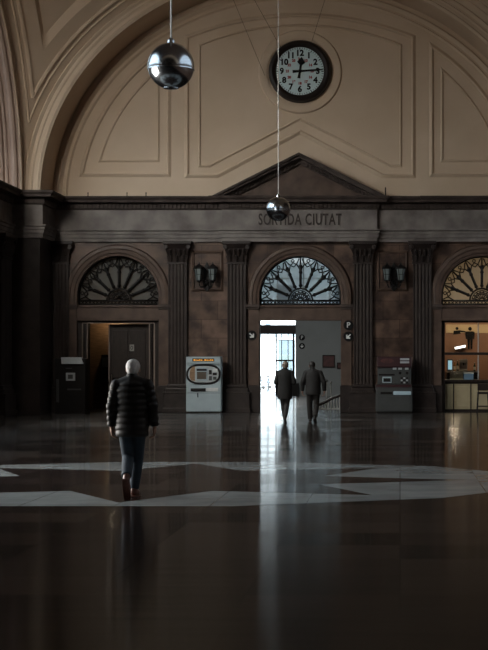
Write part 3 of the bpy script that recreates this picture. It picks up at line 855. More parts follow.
p = thing('drinks_cooler', (xq(450), ysh+.1, zs1), 'small bluish lit drinks cooler on the bar shelf', 'cooler')
m = MB(); m.box(-.09, .09, -.15, .2, 0, .42); m.build('casing', 'machine_dim', p, bevel=.01)
m = MB(); m.box(-.07, .07, -.165, -.145, .05, .37); m.build('lit_front', mat('lit_cooler_front', (.4, .6, .7), .3, emit=(.5, .85, 1.), estr=.5), p)
p = thing('coffee_machine', (xq(463.5), ysh+.05, zs1), 'boxy pale steel coffee machine on the bar shelf', 'coffee machine')
m = MB(); m.box(-.14, .14, -.1, .25, 0, .06); m.box(-.14, .14, .08, .25, .06, .42); m.box(-.14, .14, -.12, .25, .28, .42); m.build('casing', 'bar_steel', p, bevel=.012)
m = MB(); m.tube([(0, -.05, .28), (0, -.05, .20)], .02, 10); m.tube([(0, -.05, .22), (0, -.2, .22)], .012, 8); m.build('group_head', 'machine_dark', p)
# things on the counter itself
yct = YW+.62
p = thing('glass_display_case', (X_(456.5, yct), yct, 1.09), 'low glass display case with a beige back on the bar counter', 'case')
m = MB(); m.box(-.22, .22, -.14, .16, 0, .04); m.box(-.22, .22, .14, .16, .04, .30); m.box(-.22, .22, -.05, .16, .28, .30); m.build('frame', 'beige_panel', p)
m = MB(); m.add([(-.22, -.14, .04), (.22, -.14, .04), (.22, -.05, .29), (-.22, -.05, .29)], [(0, 1, 2, 3)]); m.build('pane', 'pane', p)
p = thing('carton', (X_(468.5, yct), yct, 1.09), 'blue grey carton standing on the bar counter beside the display case', 'box')
m = MB(); m.box(-.16, .16, -.1, .12, 0, .24); m.build('box_body', 'blue_box', p, bevel=.006)
m = MB(); m.box(-.165, .165, -.105, .0, .20, .25); m.build('lid', 'label_paper', p)
# stool in front of the counter
ys = YW-.35
p = thing('bar_stool', (X_(483, ys), ys, 0), 'dark padded stool with a low back drawn up to the bar counter', 'stool')
m = MB(); m.box(-.19, .19, -.19, .19, .62, .70); m.build('seat', 'wood_dark', p, bevel=.03, seg=3)
m = MB(); m.box(-.19, .19, -.21, -.17, .74, .98); m.build('backrest', 'wood_dark', p, bevel=.02)
for sx in (-1, 1):
    for sy in (-1, 1):
        m = MB(); m.tube([(sx*.16, sy*.16, .63), (sx*.20, sy*.20, 0)], .018, 8); m.build('leg', 'machine_dark', p)
    m = MB(); m.tube([(sx*.16, -.19, .62), (sx*.16, -.19, .95)], .014, 8); m.build('back_post', 'machine_dark', p)
m = MB(); m.tube([(-.19, -.19, .22), (.19, -.19, .22), (.19, .19, .22), (-.19, .19, .22)], .012, 8, True); m.build('foot_ring', 'machine_dark', p)
# ------------------------------------------------------------------ clock
cl = thing('wall_clock', (X0, YW-.05, 11.35), 'large round station clock with a black rim showing quarter past twelve', 'clock')
MB().lathe([(.80, .13), (.84, .17), (.92, .21), (1.00, .17), (1.04, .08), (1.04, -.05)], n=72, axis='Y', cap=False).build('rim', 'clock_rim', cl, smooth=True)
MB().lathe([(0, .10), (.82, .10), (.82, 0)], n=64, axis='Y', cap=False).build('dial', 'clock_face', cl)
m = MB()
for k in range(60):
    a = 2*PI*k/60; r0, r1, w_ = (.735, .79, .008) if k % 5 else (.715, .79, .014)
    c_, s_ = math.cos(a), math.sin(a)
    q = [(r0*s_-w_*c_, r0*c_+w_*s_), (r0*s_+w_*c_, r0*c_-w_*s_), (r1*s_+w_*c_, r1*c_-w_*s_), (r1*s_-w_*c_, r1*c_+w_*s_)]
    m.add([(x, -.104, z) for x, z in q], [(0, 1, 2, 3)])
m.build('minute_track', 'ink', cl)
for k in range(1, 13):
    a = 2*PI*k/12
    text('numeral', str(k), .27, 'ink', cl, (.60*math.sin(a), -.104, .60*math.cos(a)), .003, .013)
for k in range(13, 25):
    a = 2*PI*k/12
    text('red_numeral', str(k), .115, 'red_ink', cl, (.405*math.sin(a), -.104, .405*math.cos(a)), .003, .008)
def hand(name, ang, L, w_, tail, y, spade):
    m = MB()
    if spade: pts = [(-w_, -tail), (w_, -tail), (w_*.6, 0), (w_*.6, L*.42), (w_*2.6, L*.62), (w_*1.6, L*.78), (0, L), (-w_*1.6, L*.78), (-w_*2.6, L*.62), (-w_*.6, L*.42), (-w_*.6, 0)]
    else: pts = [(-w_*1.5, -tail), (w_*1.5, -tail), (w_, 0), (w_*.9, L*.8), (0, L), (-w_*.9, L*.8), (-w_, 0)]
    c_, s_ = math.cos(ang), math.sin(ang)
    m.prism([(x*c_+z*s_, -x*s_+z*c_) for x, z in pts], y-.012, y)
    m.build(name, 'ink', cl)
hand('hour_hand', math.radians(8), .48, .050, .24, -.118, True)
hand('minute_hand', math.radians(86),   .80, .032, .24, -.135, False)
MB().lathe([(0, .16), (.05, .155), (.06, .13), (.06, .10)], n=24, axis='Y', cap=False).build('hub', 'ink', cl)
# thin stay wires running from above down past the clock
for k, (p0, p1, lab) in enumerate((((231, -6), (265, 76), 'thin dark stay wire ending at the lower edge of the clock rim'),
                                   ((251, -6), (281, 48), 'thin dark stay wire meeting the top of the clock rim on its shaded side'),
                                   ((327, -6), (312, 42), 'thin dark stay wire rising steeply above the numeral one of the clock'))):
    a, b_ = P(*p0), P(*p1)
    zz = min(a[1], ZS+B*math.sqrt(1-((a[0]-X0)/A)**2)); f = (zz-b_[1])/(a[1]-b_[1]); a = (b_[0]+(a[0]-b_[0])*f, zz)
    m = MB(); m.tube([(a[0]-a[0], 0, 0), (b_[0]-a[0], .02, b_[1]-a[1])], .0065, 6)
    o = m.build('stay_wire', 'iron', None, loc=(a[0], YW-.12, a[1])); tag(o, lab, 'wire', None)

# lettering on the frieze
le = thing('frieze_lettering', (X_(300.5, YW), YW-.26, Z_(219.3, YW-.26)), 'raised dark metal letters SORTIDA CIUTAT on the stone frieze under the pediment', 'sign')
o = text('letters', 'SORTIDA CIUTAT', .46, 'bronze', le, (0, -.005, 0), .02, .009, sx=.86)
wid = max(v.co.x for v in o.data.vertices)-min(v.co.x for v in o.data.vertices)
hgt = max(v.co.z for v in o.data.vertices)-min(v.co.z for v in o.data.vertices)
mid = (max(v.co.z for v in o.data.vertices)+min(v.co.z for v in o.data.vertices))/2
for v in o.data.vertices: v.co.x *= 2.76/wid; v.co.z = (v.co.z-mid)*.39/hgt

# ------------------------------------------------------------------ wall lanterns
def lantern(root, x):
    l = MB()
    l.lathe([(0, .30), (.02, .30), (.03, .24), (.09, .20), (.17, .13), (.185, .10), (.17, .08), (.0, .08)], (x, -.34, 0), 6)
    lo = l.build('lantern', 'iron', root)
    MB().lathe([(0, -.30), (.085, -.30), (.145, .09), (0, .09)], (x, -.34, 0), 6).build('glass', 'lantern_glass', lo)
    g = MB()
    for k in range(6):
        a = 2*PI*k/6; g.tube([(x+.088*math.cos(a), -.34+.088*math.sin(a), -.30), (x+.15*math.cos(a), -.34+.15*math.sin(a), .09)], .012, 6)
    g.lathe([(0, -.42), (.02, -.40), (.04, -.35), (.105, -.31), (.105, -.285), (0, -.285)], (x, -.34, 0), 6)
    for z, r in ((-.10, .122),):
        g.tube([(x+r*math.cos(2*PI*j/6), -.34+r*math.sin(2*PI*j/6), z) for j in range(6)], .009, 6, True)
    g.build('cage', 'iron', lo)
    s = 1 if x > 0 else -1
    a = MB(); a.tube([(0, -.06, -.38), (s*.08, -.2, -.50), (x*.8, -.33, -.52), (x, -.34, -.42)], .022, 8)
    a.tube([(s*.05, -.08, -.2), (s*.14, -.2, -.24), (s*.12, -.28, -.32), (s*.06, -.2, -.34)], .014, 8)
    a.build('arm', 'iron', root)
def wall_lantern(px, label):
    t = thing('wall_lantern', (X_(px, YW), YW, Z_(272, YW)), label, 'lamp')
    m = MB(); m.prism([(0, .34), (.06, .22), (.11, .1), (.09, -.2), (.14, -.35), (.10, -.55), (0, -.66), (-.10, -.55), (-.14, -.35), (-.09, -.2), (-.11, .1), (-.06, .22)], -.08, 0)
    m.lathe([(0, .0), (.09, .0), (.07, .06), (0, .08)], (0, -.08, -.35), 16, 'Y'); m.build('backplate', 'iron', t, bevel=.01)
    for x in (-.225, .225): lantern(t, x)
wall_lantern(207, 'double iron wall lantern above the pale grey ticket machine')
wall_lantern(394, 'double iron wall lantern above the dim ticket machine with a red header')

# ------------------------------------------------------------------ round direction signs
def dsign(name, x, y, z, r, kind, label):
    t = thing(name, (x, y, z), label, 'sign')
    MB().lathe([(0, .03), (r*.97, .03), (r, .022), (r, 0), (0, 0)], n=32, axis='Y').build('disc', 'ink', t)
    MB().lathe([(r*.93, .033), (r*.87, .033)], n=32, axis='Y', cap=False).build('border', 'machine_dark', t)
    if kind == 'P':
        text('letter', 'P', r*1.5, 'white_sign', t, (0, -.033, 0), .002, .006)
    elif kind:
        ang = {'se': -PI/4, 'sw': -3*PI/4, 's': -PI/2}[kind]
        c_, s_ = math.cos(ang), math.sin(ang)
        pts = [(-.62, -.13), (.05, -.13), (-.12, -.48), (.12, -.55), (.62, 0), (.12, .55), (-.12, .48), (.05, .13), (-.62, .13)]
        MB().prism([((x*c_-z*s_)*r, (x*s_+z*c_)*r) for x, z in pts], -.036, -.031).build('arrow', 'white_sign', t)
R_ = .165
dsign('direction_sign', X_(252, YW), YW-.06, Z_(335.5, YW), R_, 'se', 'round black sign with a white arrow alone on the exit doorway jamb')
dsign('direction_sign', X_(348.5, YW), YW-.06, Z_(325.3, YW), R_, 'P', 'round black sign with a white letter P on the doorway jamb')
dsign('direction_sign', X_(348.5, YW), YW-.06, Z_(336.5, YW), R_, 'sw', 'round black sign with a white arrow just beneath the letter P sign')
dsign('direction_sign', X_(302, YE), YE, Z_(337.5, YE), .15, 'P', 'small round dark sign on the grey vestibule wall, upper of two')
dsign('direction_sign', X_(302, YE), YE, Z_(346, YE), .15, 's', 'small round dark sign on the grey vestibule wall, lower of two')

# ------------------------------------------------------------------ ticket machines
def tm_centre():
    yf = 55.85; t = thing('ticket_machine', (X_(203.5, yf), yf, 0), 'pale grey ticket machine with amber display and black oval surround', 'ticket machine')
    W, H = .575, 1.86
    m = MB(); m.box(-W, W, 0, .55, .05, H); m.build('cabinet', 'machine_grey', t, bevel=.025, seg=3)
    m = MB(); m.box(-W+.04, W-.04, .03, .52, 0, .05); m.build('kick_base', 'machine_dark', t)
    m = MB(); m.box(-W+.01, W-.01, -.05, .02, 1.62, H-.01); m.build('header', 'machine_grey', t, bevel=.02)
    m = MB(); m.box(-.36, .36, -.058, -.045, 1.70, 1.80); m.build('display_window', 'machine_dark', t)
    m = MB(); m.box(-.33, .33, -.060, -.056, 1.726, 1.731)
    x = -.32; k = 0
    while x < .32:          # rows of amber dots, not legible at this size
        w_ = (.05, .035, .06, .04)[k % 4]
        if k != 5: m.box(x, min(.33, x+w_), -.062, -.056, 1.731-.004, 1.77-(k % 3)*.008)
        x += w_+.014; k += 1
    m.build('lit_display', 'led', t)
    # black oval surround, a closed loop
    pts = []
    for k in range(48):
        a = 2*PI*k/48; c_, s_ = math.cos(a), math.sin(a)
        e = .62
        pts.append((.53*math.copysign(abs(c_)**e, c_), 0, 1.28+.30*math.copysign(abs(s_)**.9, s_)))
    m = MB(); m.tube(pts, .038, 8, True); m.build('oval_surround', 'machine_dark', t, smooth='all')
    m = MB(); m.prism([(.50*math.copysign(abs(math.cos(a))**.62, math.cos(a)), 1.28+.27*math.copysign(abs(math.sin(a))**.9, math.sin(a))) for a in [2*PI*k/40 for k in range(40)]], -.02, .01); m.build('fascia', 'panel_pale', t)
    m = MB(); m.prism([(-.46, 1.20), (-.44, 1.42), (-.36, 1.52), (-.28, 1.54), (-.28, 1.06), (-.38, 1.08), (-.44, 1.14)], -.03, -.015); m.build('side_picture', 'wood', t)
    m = MB(); m.box(-.25, .14, -.045, -.015, 1.06, 1.50); m.build('screen_bezel', 'machine_grey', t, bevel=.01)
    m = MB(); m.box(-.21, .10, -.052, -.04, 1.12, 1.36); m.build('screen', 'screen_dark', t)
    m = MB(); m.box(-.22, .11, -.05, -.04, 1.39, 1.46); m.build('screen_strip', 'machine_dark', t)
    for (x0, x1, z0, z1, mm, nm) in ((.18, .27, 1.28, 1.42, 'machine_dark', 'coin_slot'), (.31, .46, 1.36, 1.46, 'white_sign', 'notice'), (.31, .44, 1.25, 1.33, 'machine_dark', 'card_reader'), (.18, .28, 1.08, 1.22, 'machine_dim', 'keypad'), (.32, .43, 1.10, 1.20, 'machine_dim', 'receipt_slot')):
        m = MB(); m.box(x0, x1, -.045, -.015, z0, z1); m.build(nm, mm, t, bevel=.006)
    m = MB(); m.box(-.42, .07, -.03, .02, .72, .82); m.build('ticket_tray', 'machine_dark', t, bevel=.01)
    m = MB(); m.box(.09, .48, -.025, .02, .72, .83); m.build('tray_notice', 'white_sign', t)
    m = MB(); m.box(-.20, -.17, -.012, .01, .52, .66); m.build('lock', 'machine_dark', t)
    m = MB(); m.box(-W+.03, W-.03, -.008, .01, .66, .672); m.build('panel_joint', 'machine_dark', t)
tm_centre()
def tm_right():
    yf = 55.85; t = thing('ticket_machine', (X_(394, yf), yf, 0), 'dim grey ticket machine with dark red header and bluish tray', 'ticket machine')
    W, H = .60, 1.86
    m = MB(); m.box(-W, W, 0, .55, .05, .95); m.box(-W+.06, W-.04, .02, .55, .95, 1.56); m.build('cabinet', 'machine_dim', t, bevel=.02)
    m = MB(); m.box(-W+.04, W-.04, .03, .52, 0, .05); m.build('kick_base', 'machine_dark', t)
    m = MB(); m.box(-W+.04, W-.02, -.04, .55, 1.50, H); m.build('header', 'machine_red', t, bevel=.03, seg=3)
    m = MB(); m.lathe([(0, .05), (.17, .05), (.17, .03), (0, .03)], n=24, axis='Y')
    m.v = [(x*1.3-.22, y, z*.45+1.72) for x, y, z in m.v]; m.build('header_emblem', 'picture', t)
    for z in (1.64, 1.74): 
        m = MB(); m.box(.20, .50, -.055, -.035, z, z+.065); m.build('header_sign', 'panel_pale', t)
    m = MB(); m.box(-.50, .02, -.0, .03, 1.24, 1.29); m.build('note_slot', 'machine_dark', t)
    m = MB(); m.box(-.38, -.08, -.015, .03, 1.00, 1.20); m.build('screen_bezel', 'machine_grey', t, bevel=.01)
    m = MB(); m.box(-.35, -.11, -.02, -.01, 1.03, 1.15); m.build('screen', 'machine_dark', t)
    for x in (0.02, .2, .42):
        m = MB(); m.box(x-.06, x+.06, -.012, .03, 1.43, 1.50); m.build('lit_tile', 'panel_pale', t)
    for x in (.2, .43):
        m = MB(); m.lathe([(0, .02), (.045, .02), (.05, 0)], (x, .02, 1.32), 16, 'Y'); m.build('coin_slot', 'machine_dark', t)
    for i in range(3):
        for j in range(3):
            m = MB(); m.box(.22+i*.09, .28+i*.09, -.005, .03, .98+j*.075, 1.03+j*.075); m.build('key', 'panel_pale' if (i+j) % 2 else 'machine_dark', t)
    m = MB(); m.box(-W+.02, W-.02, -.03, .02, .86, .94); m.build('shelf_lip', 'machine_red', t)
    m = MB(); m.box(-.02, .56, -.05, .02, .60, .72); m.build('tray', 'blue_lit', t, bevel=.015)
    m = MB(); m.box(-.44, -.06, -.02, .02, .63, .70); m.build('ticket_slot', 'machine_dark', t)
    m = MB(); m.box(-W+.05, W-.05, -.01, .02, .10, .55); m.build('door_panel', 'machine_dim', t, bevel=.01)
tm_right()
def tm_left():
    yf = 55.7; t = thing('ticket_machine', (X_(70, yf), yf, 0), 'black ticket machine with a sloped pale hood beside the dark wooden door', 'ticket machine')
    W = .50
    m = MB(); m.box(-W, W, 0, .6, 0, 1.80); m.build('cabinet', 'machine_dark', t, bevel=.02)
    m = MB(); m.add([(-.26, -.10, 1.62), (.45, -.10, 1.62), (.36, .02, 1.84), (-.30, .02, 1.84), (-.26, .3, 1.62), (.45, .3, 1.62), (.36, .3, 1.84), (-.30, .3, 1.84)],
                    [(0, 1, 2, 3), (7, 6, 5, 4), (0, 4, 5, 1), (1, 5, 6, 2), (2, 6, 7, 3), (3, 7, 4, 0)]); m.build('hood', 'panel_pale', t, bevel=.01)
    m = MB(); m.box(-.13, .17, -.035, .01, 1.07, 1.33); m.build('screen_frame', 'panel_pale', t, bevel=.01)
    m = MB(); m.box(-.06, .10, -.042, -.03, 1.13, 1.27); m.build('screen', 'machine_dim', t)
    m = MB(); m.box(-.08, .36, -.03, .01, .76, .81); m.build('ticket_slot', 'machine_dim', t)
    m = MB(); m.box(-.14, .06, -.012, .01, 1.46, 1.49); m.build('name_strip', 'machine_dim', t)
    m = MB()
    m.box(-.45, -.36, -.004, .01, .36, 1.12)
    for k in range(9): m.box(-.44, -.37, -.012, .0, .4+k*.08, .43+k*.08)
    m.build('vent', 'machine_dim', t)
tm_left()

# ------------------------------------------------------------------ pendant lamps
def pendant(px, py, Y, label, r=.335):
    z = Z_(py, Y); x = X_(px, Y); cy = min(BAYS, key=lambda q: abs(q-Y))
    dx, dy = x-X0, Y-cy
    zc = ZS+KS*math.sqrt(2*HB*HB-dx*dx-dy*dy)+.24
    t = thing('pendant_lamp', (x, Y, z), label, 'lamp')
    prof = [(0, -r)]
    for k in range(1, 32):
        a = -PI/2+PI*k/32; prof.append((r*math.cos(a), r*math.sin(a)))
    prof.append((0, r)); MB().lathe(prof, n=48, cap=False).build('globe', 'chrome', t, smooth='all')
    MB().lathe([(r*.995, -.008), (r*1.012, -.008), (r*1.012, .008), (r*.995, .008)], (0, 0, -.05), 48, cap=False).build('seam_band', 'chrome', t)
    MB().lathe([(r*.30, -.006), (r*.32, -.010), (r*.335, -.004), (r*.335, .01)], (0, 0, -r*.945), 32, cap=False).build('bottom_ring', 'chrome', t)
    MB().lathe([(0, 0), (.06, 0), (.05, .05), (.02, .08), (0, .08)], (0, 0, r-.012), 20).build('collar', 'chrome', t)
    m = MB(); m.tube([(0, 0, r), (0, 0, zc-z)], .011, 8); m.build('rod', 'rod', t)
    MB().lathe([(0, .0), (.14, .0), (.12, -.06), (.04, -.14), (0, -.14)], (0, 0, zc-z), 20).build('ceiling_rose', 'rod', t)
pendant(171, 66, 24.6, 'big polished steel ball lamp hanging nearest, high over the hall')
pendant(278.3, 209, 46.4, 'small looking steel ball lamp hanging before the carved lettering')

# pins standing on the cornice ledge
for px, mm, lab in ((88, 'iron', 'thin dark pin standing on the cornice below the arched plaster panel'),
                    (127, 'iron', 'thin dark pin on the cornice above the dark wooden doorway'),
                    (146, 'iron', 'thin dark pin on the cornice nearest the pediment foot'),
                    (385.5, 'rod', 'short pale post standing on the cornice beside the pediment')):
    t = thing('cornice_pin', (X_(px, YW-.42), YW-.42, 7.165), lab, 'pin')
    h = .11 if mm == 'iron' else .28
    m = MB(); m.tube([(0, 0, 0), (0, 0, h)], .014 if mm == 'iron' else .022, 8); m.box(-.03, .03, -.03, .03, 0, .015); m.build('stem', mm if mm == 'iron' else 'bronze', t)
    m = MB(); m.ball((0, 0, h), .022, 8, 6); m.build('cap', mm if mm == 'iron' else 'bronze', t)

# ------------------------------------------------------------------ vestibule things
def picture(px0, px1, py0, py1, lab):
    x0, x1, z0, z1 = X_(px0, YE), X_(px1, YE), Z_(py1, YE), Z_(py0, YE)
    t = thing('framed_picture', ((x0+x1)/2, YE, z0), lab, 'picture'); w_ = (x1-x0)/2; h = z1-z0
    m = MB()
    for b_ in ((-w_, w_, 0, .05), (-w_, w_, h-.05, h), (-w_, -w_+.05, .05, h-.05), (w_-.05, w_, .05, h-.05)): m.box(b_[0], b_[1], -.05, 0, b_[2], b_[3])
    m.build('frame', 'wood_dark', t)
    m = MB(); m.box(-w_+.05, w_-.05, -.025, -.005, .05, h-.05); m.build('print', 'picture', t)
picture(322.5, 335, 355, 367.5, 'dark red framed print on the grey vestibule wall')
picture(337, 343, 362.5, 369, 'smaller framed print next to the door jamb in the vestibule')
# stair railing
yr = 60.5
t = thing('stair_railing', (X_(331, yr), yr, 0), 'pale barred stair railing with a dark sloping handrail in the vestibule', 'railing')
cx_ = X_(331, yr)
def xr(px): return X_(px, yr)-cx_
def zr(py): return max(0, Z_(py, yr))
for k in range(9):
    px = 319.5+k*2.9
    top = zr(404-(k*2.9)*.42)
    m = MB(); m.tube([(xr(px), 0, 0), (xr(px), 0, top)], .026, 8); m.build('baluster', 'rail_white', t)
m = MB(); m.tube([(xr(318.5), 0, zr(405)), (xr(323), 0, zr(403)), (xr(332), 0, zr(398.5)), (xr(338), 0, zr(396.5)), (xr(344), 0, zr(394))], .05, 10); m.build('handrail', 'wood_dark', t, smooth='all')
m = MB(); m.box(xr(318.5), xr(344), -.05, .05, 0, .05); m.build('base_rail', 'rail_white', t)
for px, py in ((326, 381), (330.5, 383)):
    m = MB(); m.tube([(xr(px), .35, 0), (xr(px), .35, zr(py))], .022, 8); m.ball((xr(px), .35, zr(py)), .05, 10, 8); m.build('newel', 'rail_white', t, smooth='all')
# low dark cabinet by the exit
yc_ = YE-.5
t = thing('low_cabinet', (X_(295.6, yc_), yc_, 0), 'low dark cabinet against the grey wall by the glazed exit', 'cabinet')
m = MB(); m.box(-.14, .14, -.2, .45, 0, .62); m.build('body', 'machine_dark', t, bevel=.01)
m = MB(); m.box(-.16, .16, -.22, .46, .62, .66); m.build('top', 'machine_dim', t)

# ------------------------------------------------------------------ street outside
m = MB(); m.box(-40, 30, YE+.3, 150, -.2, -.02); struct(m.build('ground_street', 'street'))
bd = thing('apartment_building', (-10, 120, 0), 'pale sunlit building across the street seen through the glazed exit', 'building')
m = MB(); m.box(-16, 22, 0, 8, -.05, 20); m.build('facade', 'facade', bd)
for i in range(9):
    for k, z in enumerate((.1, 4.6, 8.8, 13)):
        x = -14+i*4; h = 3.0 if k == 0 else 2.4
        f = MB(); f.box(x-.75, x+.75, -.06, .02, z+.3, z+.3+h); fo_ = f.build('window', 'facade', bd)
        f = MB(); f.box(x-.6, x+.6, -.08, -.05, z+.45, z+.15+h); f.build('pane', 'facade_glass', fo_)
m = MB(); m.box(-16, 22, -.5, 0, 4.0, 4.25); m.build('string_course', 'facade', bd)
yl = 97
t = thing('street_lamp', (X_(268, yl), yl, -.02), 'slim pale lamp post on the street outside the exit', 'street lamp')
m = MB(); m.tube([(0, 0, 0), (0, 0, .6), (0, 0, 3.6)], [.07, .05, .035], 10); m.build('post', 'facade_glass', t)
m = MB(); m.lathe([(0, 3.55), (.10, 3.6), (.16, 3.9), (.05, 4.0), (0, 4.02)], n=16); m.build('lamp_head', 'facade_glass', t)
def bicycle(px, Y, rz, lab):
    t = thing('bicycle', (X_(px, Y), Y, -.02), lab, 'bicycle', None, rz)
    for x in (-.52, .52):
        m = MB(); m.tube([(x+.33*math.cos(2*PI*k/24), 0, .35+.33*math.sin(2*PI*k/24)) for k in range(24)], .022, 8, True)
        wo = m.build('wheel', 'rubber', t, smooth='all')
        m = MB()
        for k in range(8): m.tube([(x, 0, .35), (x+.32*math.cos(PI*k/4), 0, .35+.32*math.sin(PI*k/4))], .004, 4)
        m.ball((x, 0, .35), .03, 8, 6); m.build('spokes', 'bike', wo)
    m = MB()
    for a, b_ in (((-.52, .35), (-.1, .30)), ((-.1, .30), (-.22, .85)), ((-.52, .35), (-.20, .75)), ((-.20, .75), (.34, .80)), ((-.1, .30), (.36, .70)), ((.33, .88), (.52, .35))):
        m.tube([(a[0], 0, a[1]), (b_[0], 0, b_[1])], .02, 8)
    m.build('frame', 'bike', t)
    m = MB(); m.ball((-.23, 0, .90), (.13, .07, .035), 12, 8); m.build('saddle', 'rubber', t)
    m = MB(); m.tube([(.33, 0, .86), (.31, 0, 1.0)], .015, 8); m.tube([(.24, -.28, 1.02), (.33, -.14, 1.0), (.33, .14, 1.0), (.24, .28, 1.02)], .014, 8); m.build('handlebar', 'bike', t)
    m = MB(); m.lathe([(0, -.01), (.09, -.01), (.09, .01), (0, .01)], (-.1, -.05, .30), 16, 'Y'); m.tube([(-.1, -.06, .30), (-.02, -.08, .16)], .012, 6); m.tube([(-.1, .06, .30), (-.18, .08, .44)], .012, 6); m.build('crank', 'rubber', t)
bicycle(265, 94, .35, 'grey blue bicycle parked nearest the open side of the exit')
bicycle(272, 96, -.3, 'grey blue bicycle parked just behind the lamp post outside')
t = thing('notice_board', (X_(285, 92), 92, -.02), 'grey green notice board on a post outside the glazed door', 'sign')
m = MB(); m.box(-.33, .33, -.05, .05, Z_(361.5, 92), Z_(354.5, 92)); m.build('board', 'green_board', t, bevel=.01)
for s in (-.28, .28):
    m = MB(); m.box(s-.03, s+.03, -.03, .03, 0, Z_(361.5, 92)); m.build('post', 'green_board', t)

# ------------------------------------------------------------------ people
def remesh(mb, name, m, parent, voxel, smooth_it=6):
    tmp = mb.build(name+'_tmp', m, None)
    r = tmp.modifiers.new('r', 'REMESH'); r.mode = 'VOXEL'; r.voxel_size = voxel; r.use_smooth_shade = True
    s = tmp.modifiers.new('s', 'SMOOTH'); s.factor = .5; s.iterations = smooth_it
    bpy.context.view_layer.update()
    me = bpy.data.meshes.new_from_object(tmp.evaluated_get(bpy.context.evaluated_depsgraph_get()))
    old = tmp.data; bpy.data.objects.remove(tmp); bpy.data.meshes.remove(old)
    me.name = name; me.polygons.foreach_set('use_smooth', [True]*len(me.polygons))
    o = bpy.data.objects.new(name, me); COL.objects.link(o)
    if parent: o.parent = parent
    return o
def hand_mesh(b, wrist, d, side, fwd, s=1.):
    """palm and five curled fingers hanging along d; fwd = direction the knuckles face forward"""
    w_ = Vector(wrist); d = Vector(d).normalized(); f = Vector(fwd); f = (f-d*f.dot(d)).normalized(); n = d.cross(f)   # n: sideways
    n = n if n.x*side < 0 else -n       # points to the body: palm side
    b.capsule(w_, .024*s, w_+d*.05*s, .026*s, 10)
    for k, (o, L) in enumerate(((.030, .070), (.010, .080), (-.011, .074), (-.031, .058))):
        root = w_+d*.045*s+f*o*.7*s; kn = w_+d*.092*s+f*o*s
        b.capsule(root, .016*s, kn, .0125*s, 8)
        p1 = kn+(d*.85+n*.35)*L*.45*s; p2 = p1+(d*.55+n*.8)*L*.35*s; p3 = p2+(d*.1+n*.95)*L*.28*s
        b.capsule(kn, .0115*s, p1, .0100*s, 8); b.capsule(p1, .0100*s, p2, .0092*s, 8); b.capsule(p2, .0092*s, p3, .0080*s, 8)
    t0 = w_+d*.025*s+f*.024*s; t1 = t0+(d*.6+f*.7+n*.3)*.045*s; t2 = t1+(d*.9+f*.15+n*.3)*.032*s
    b.capsule(t0, .016*s, t1, .0125*s, 8); b.capsule(t1, .0125*s, t2, .0095*s, 8)
def quilt_tube(b, pts, rads, amp, pitch, n=16):
    """limb sleeve through pts, quilted by bulges along its length"""
    P_ = [Vector(p) for p in pts]; out = []; rr = []; dist = 0
    for i in range(len(P_)-1):
        L = (P_[i+1]-P_[i]).length; st = max(2, int(L/.012))
        for k in range(st):
            f = k/st; out.append(P_[i].lerp(P_[i+1], f)); r = rads[i]+(rads[i+1]-rads[i])*f
            rr.append(r+amp*(abs(math.sin(PI*dist/pitch))-.5)); dist += L/st
    out.append(P_[-1]); rr.append(rads[-1])
    b.tube(out, rr, n); b.ball(P_[0], rads[0], 14, 10)
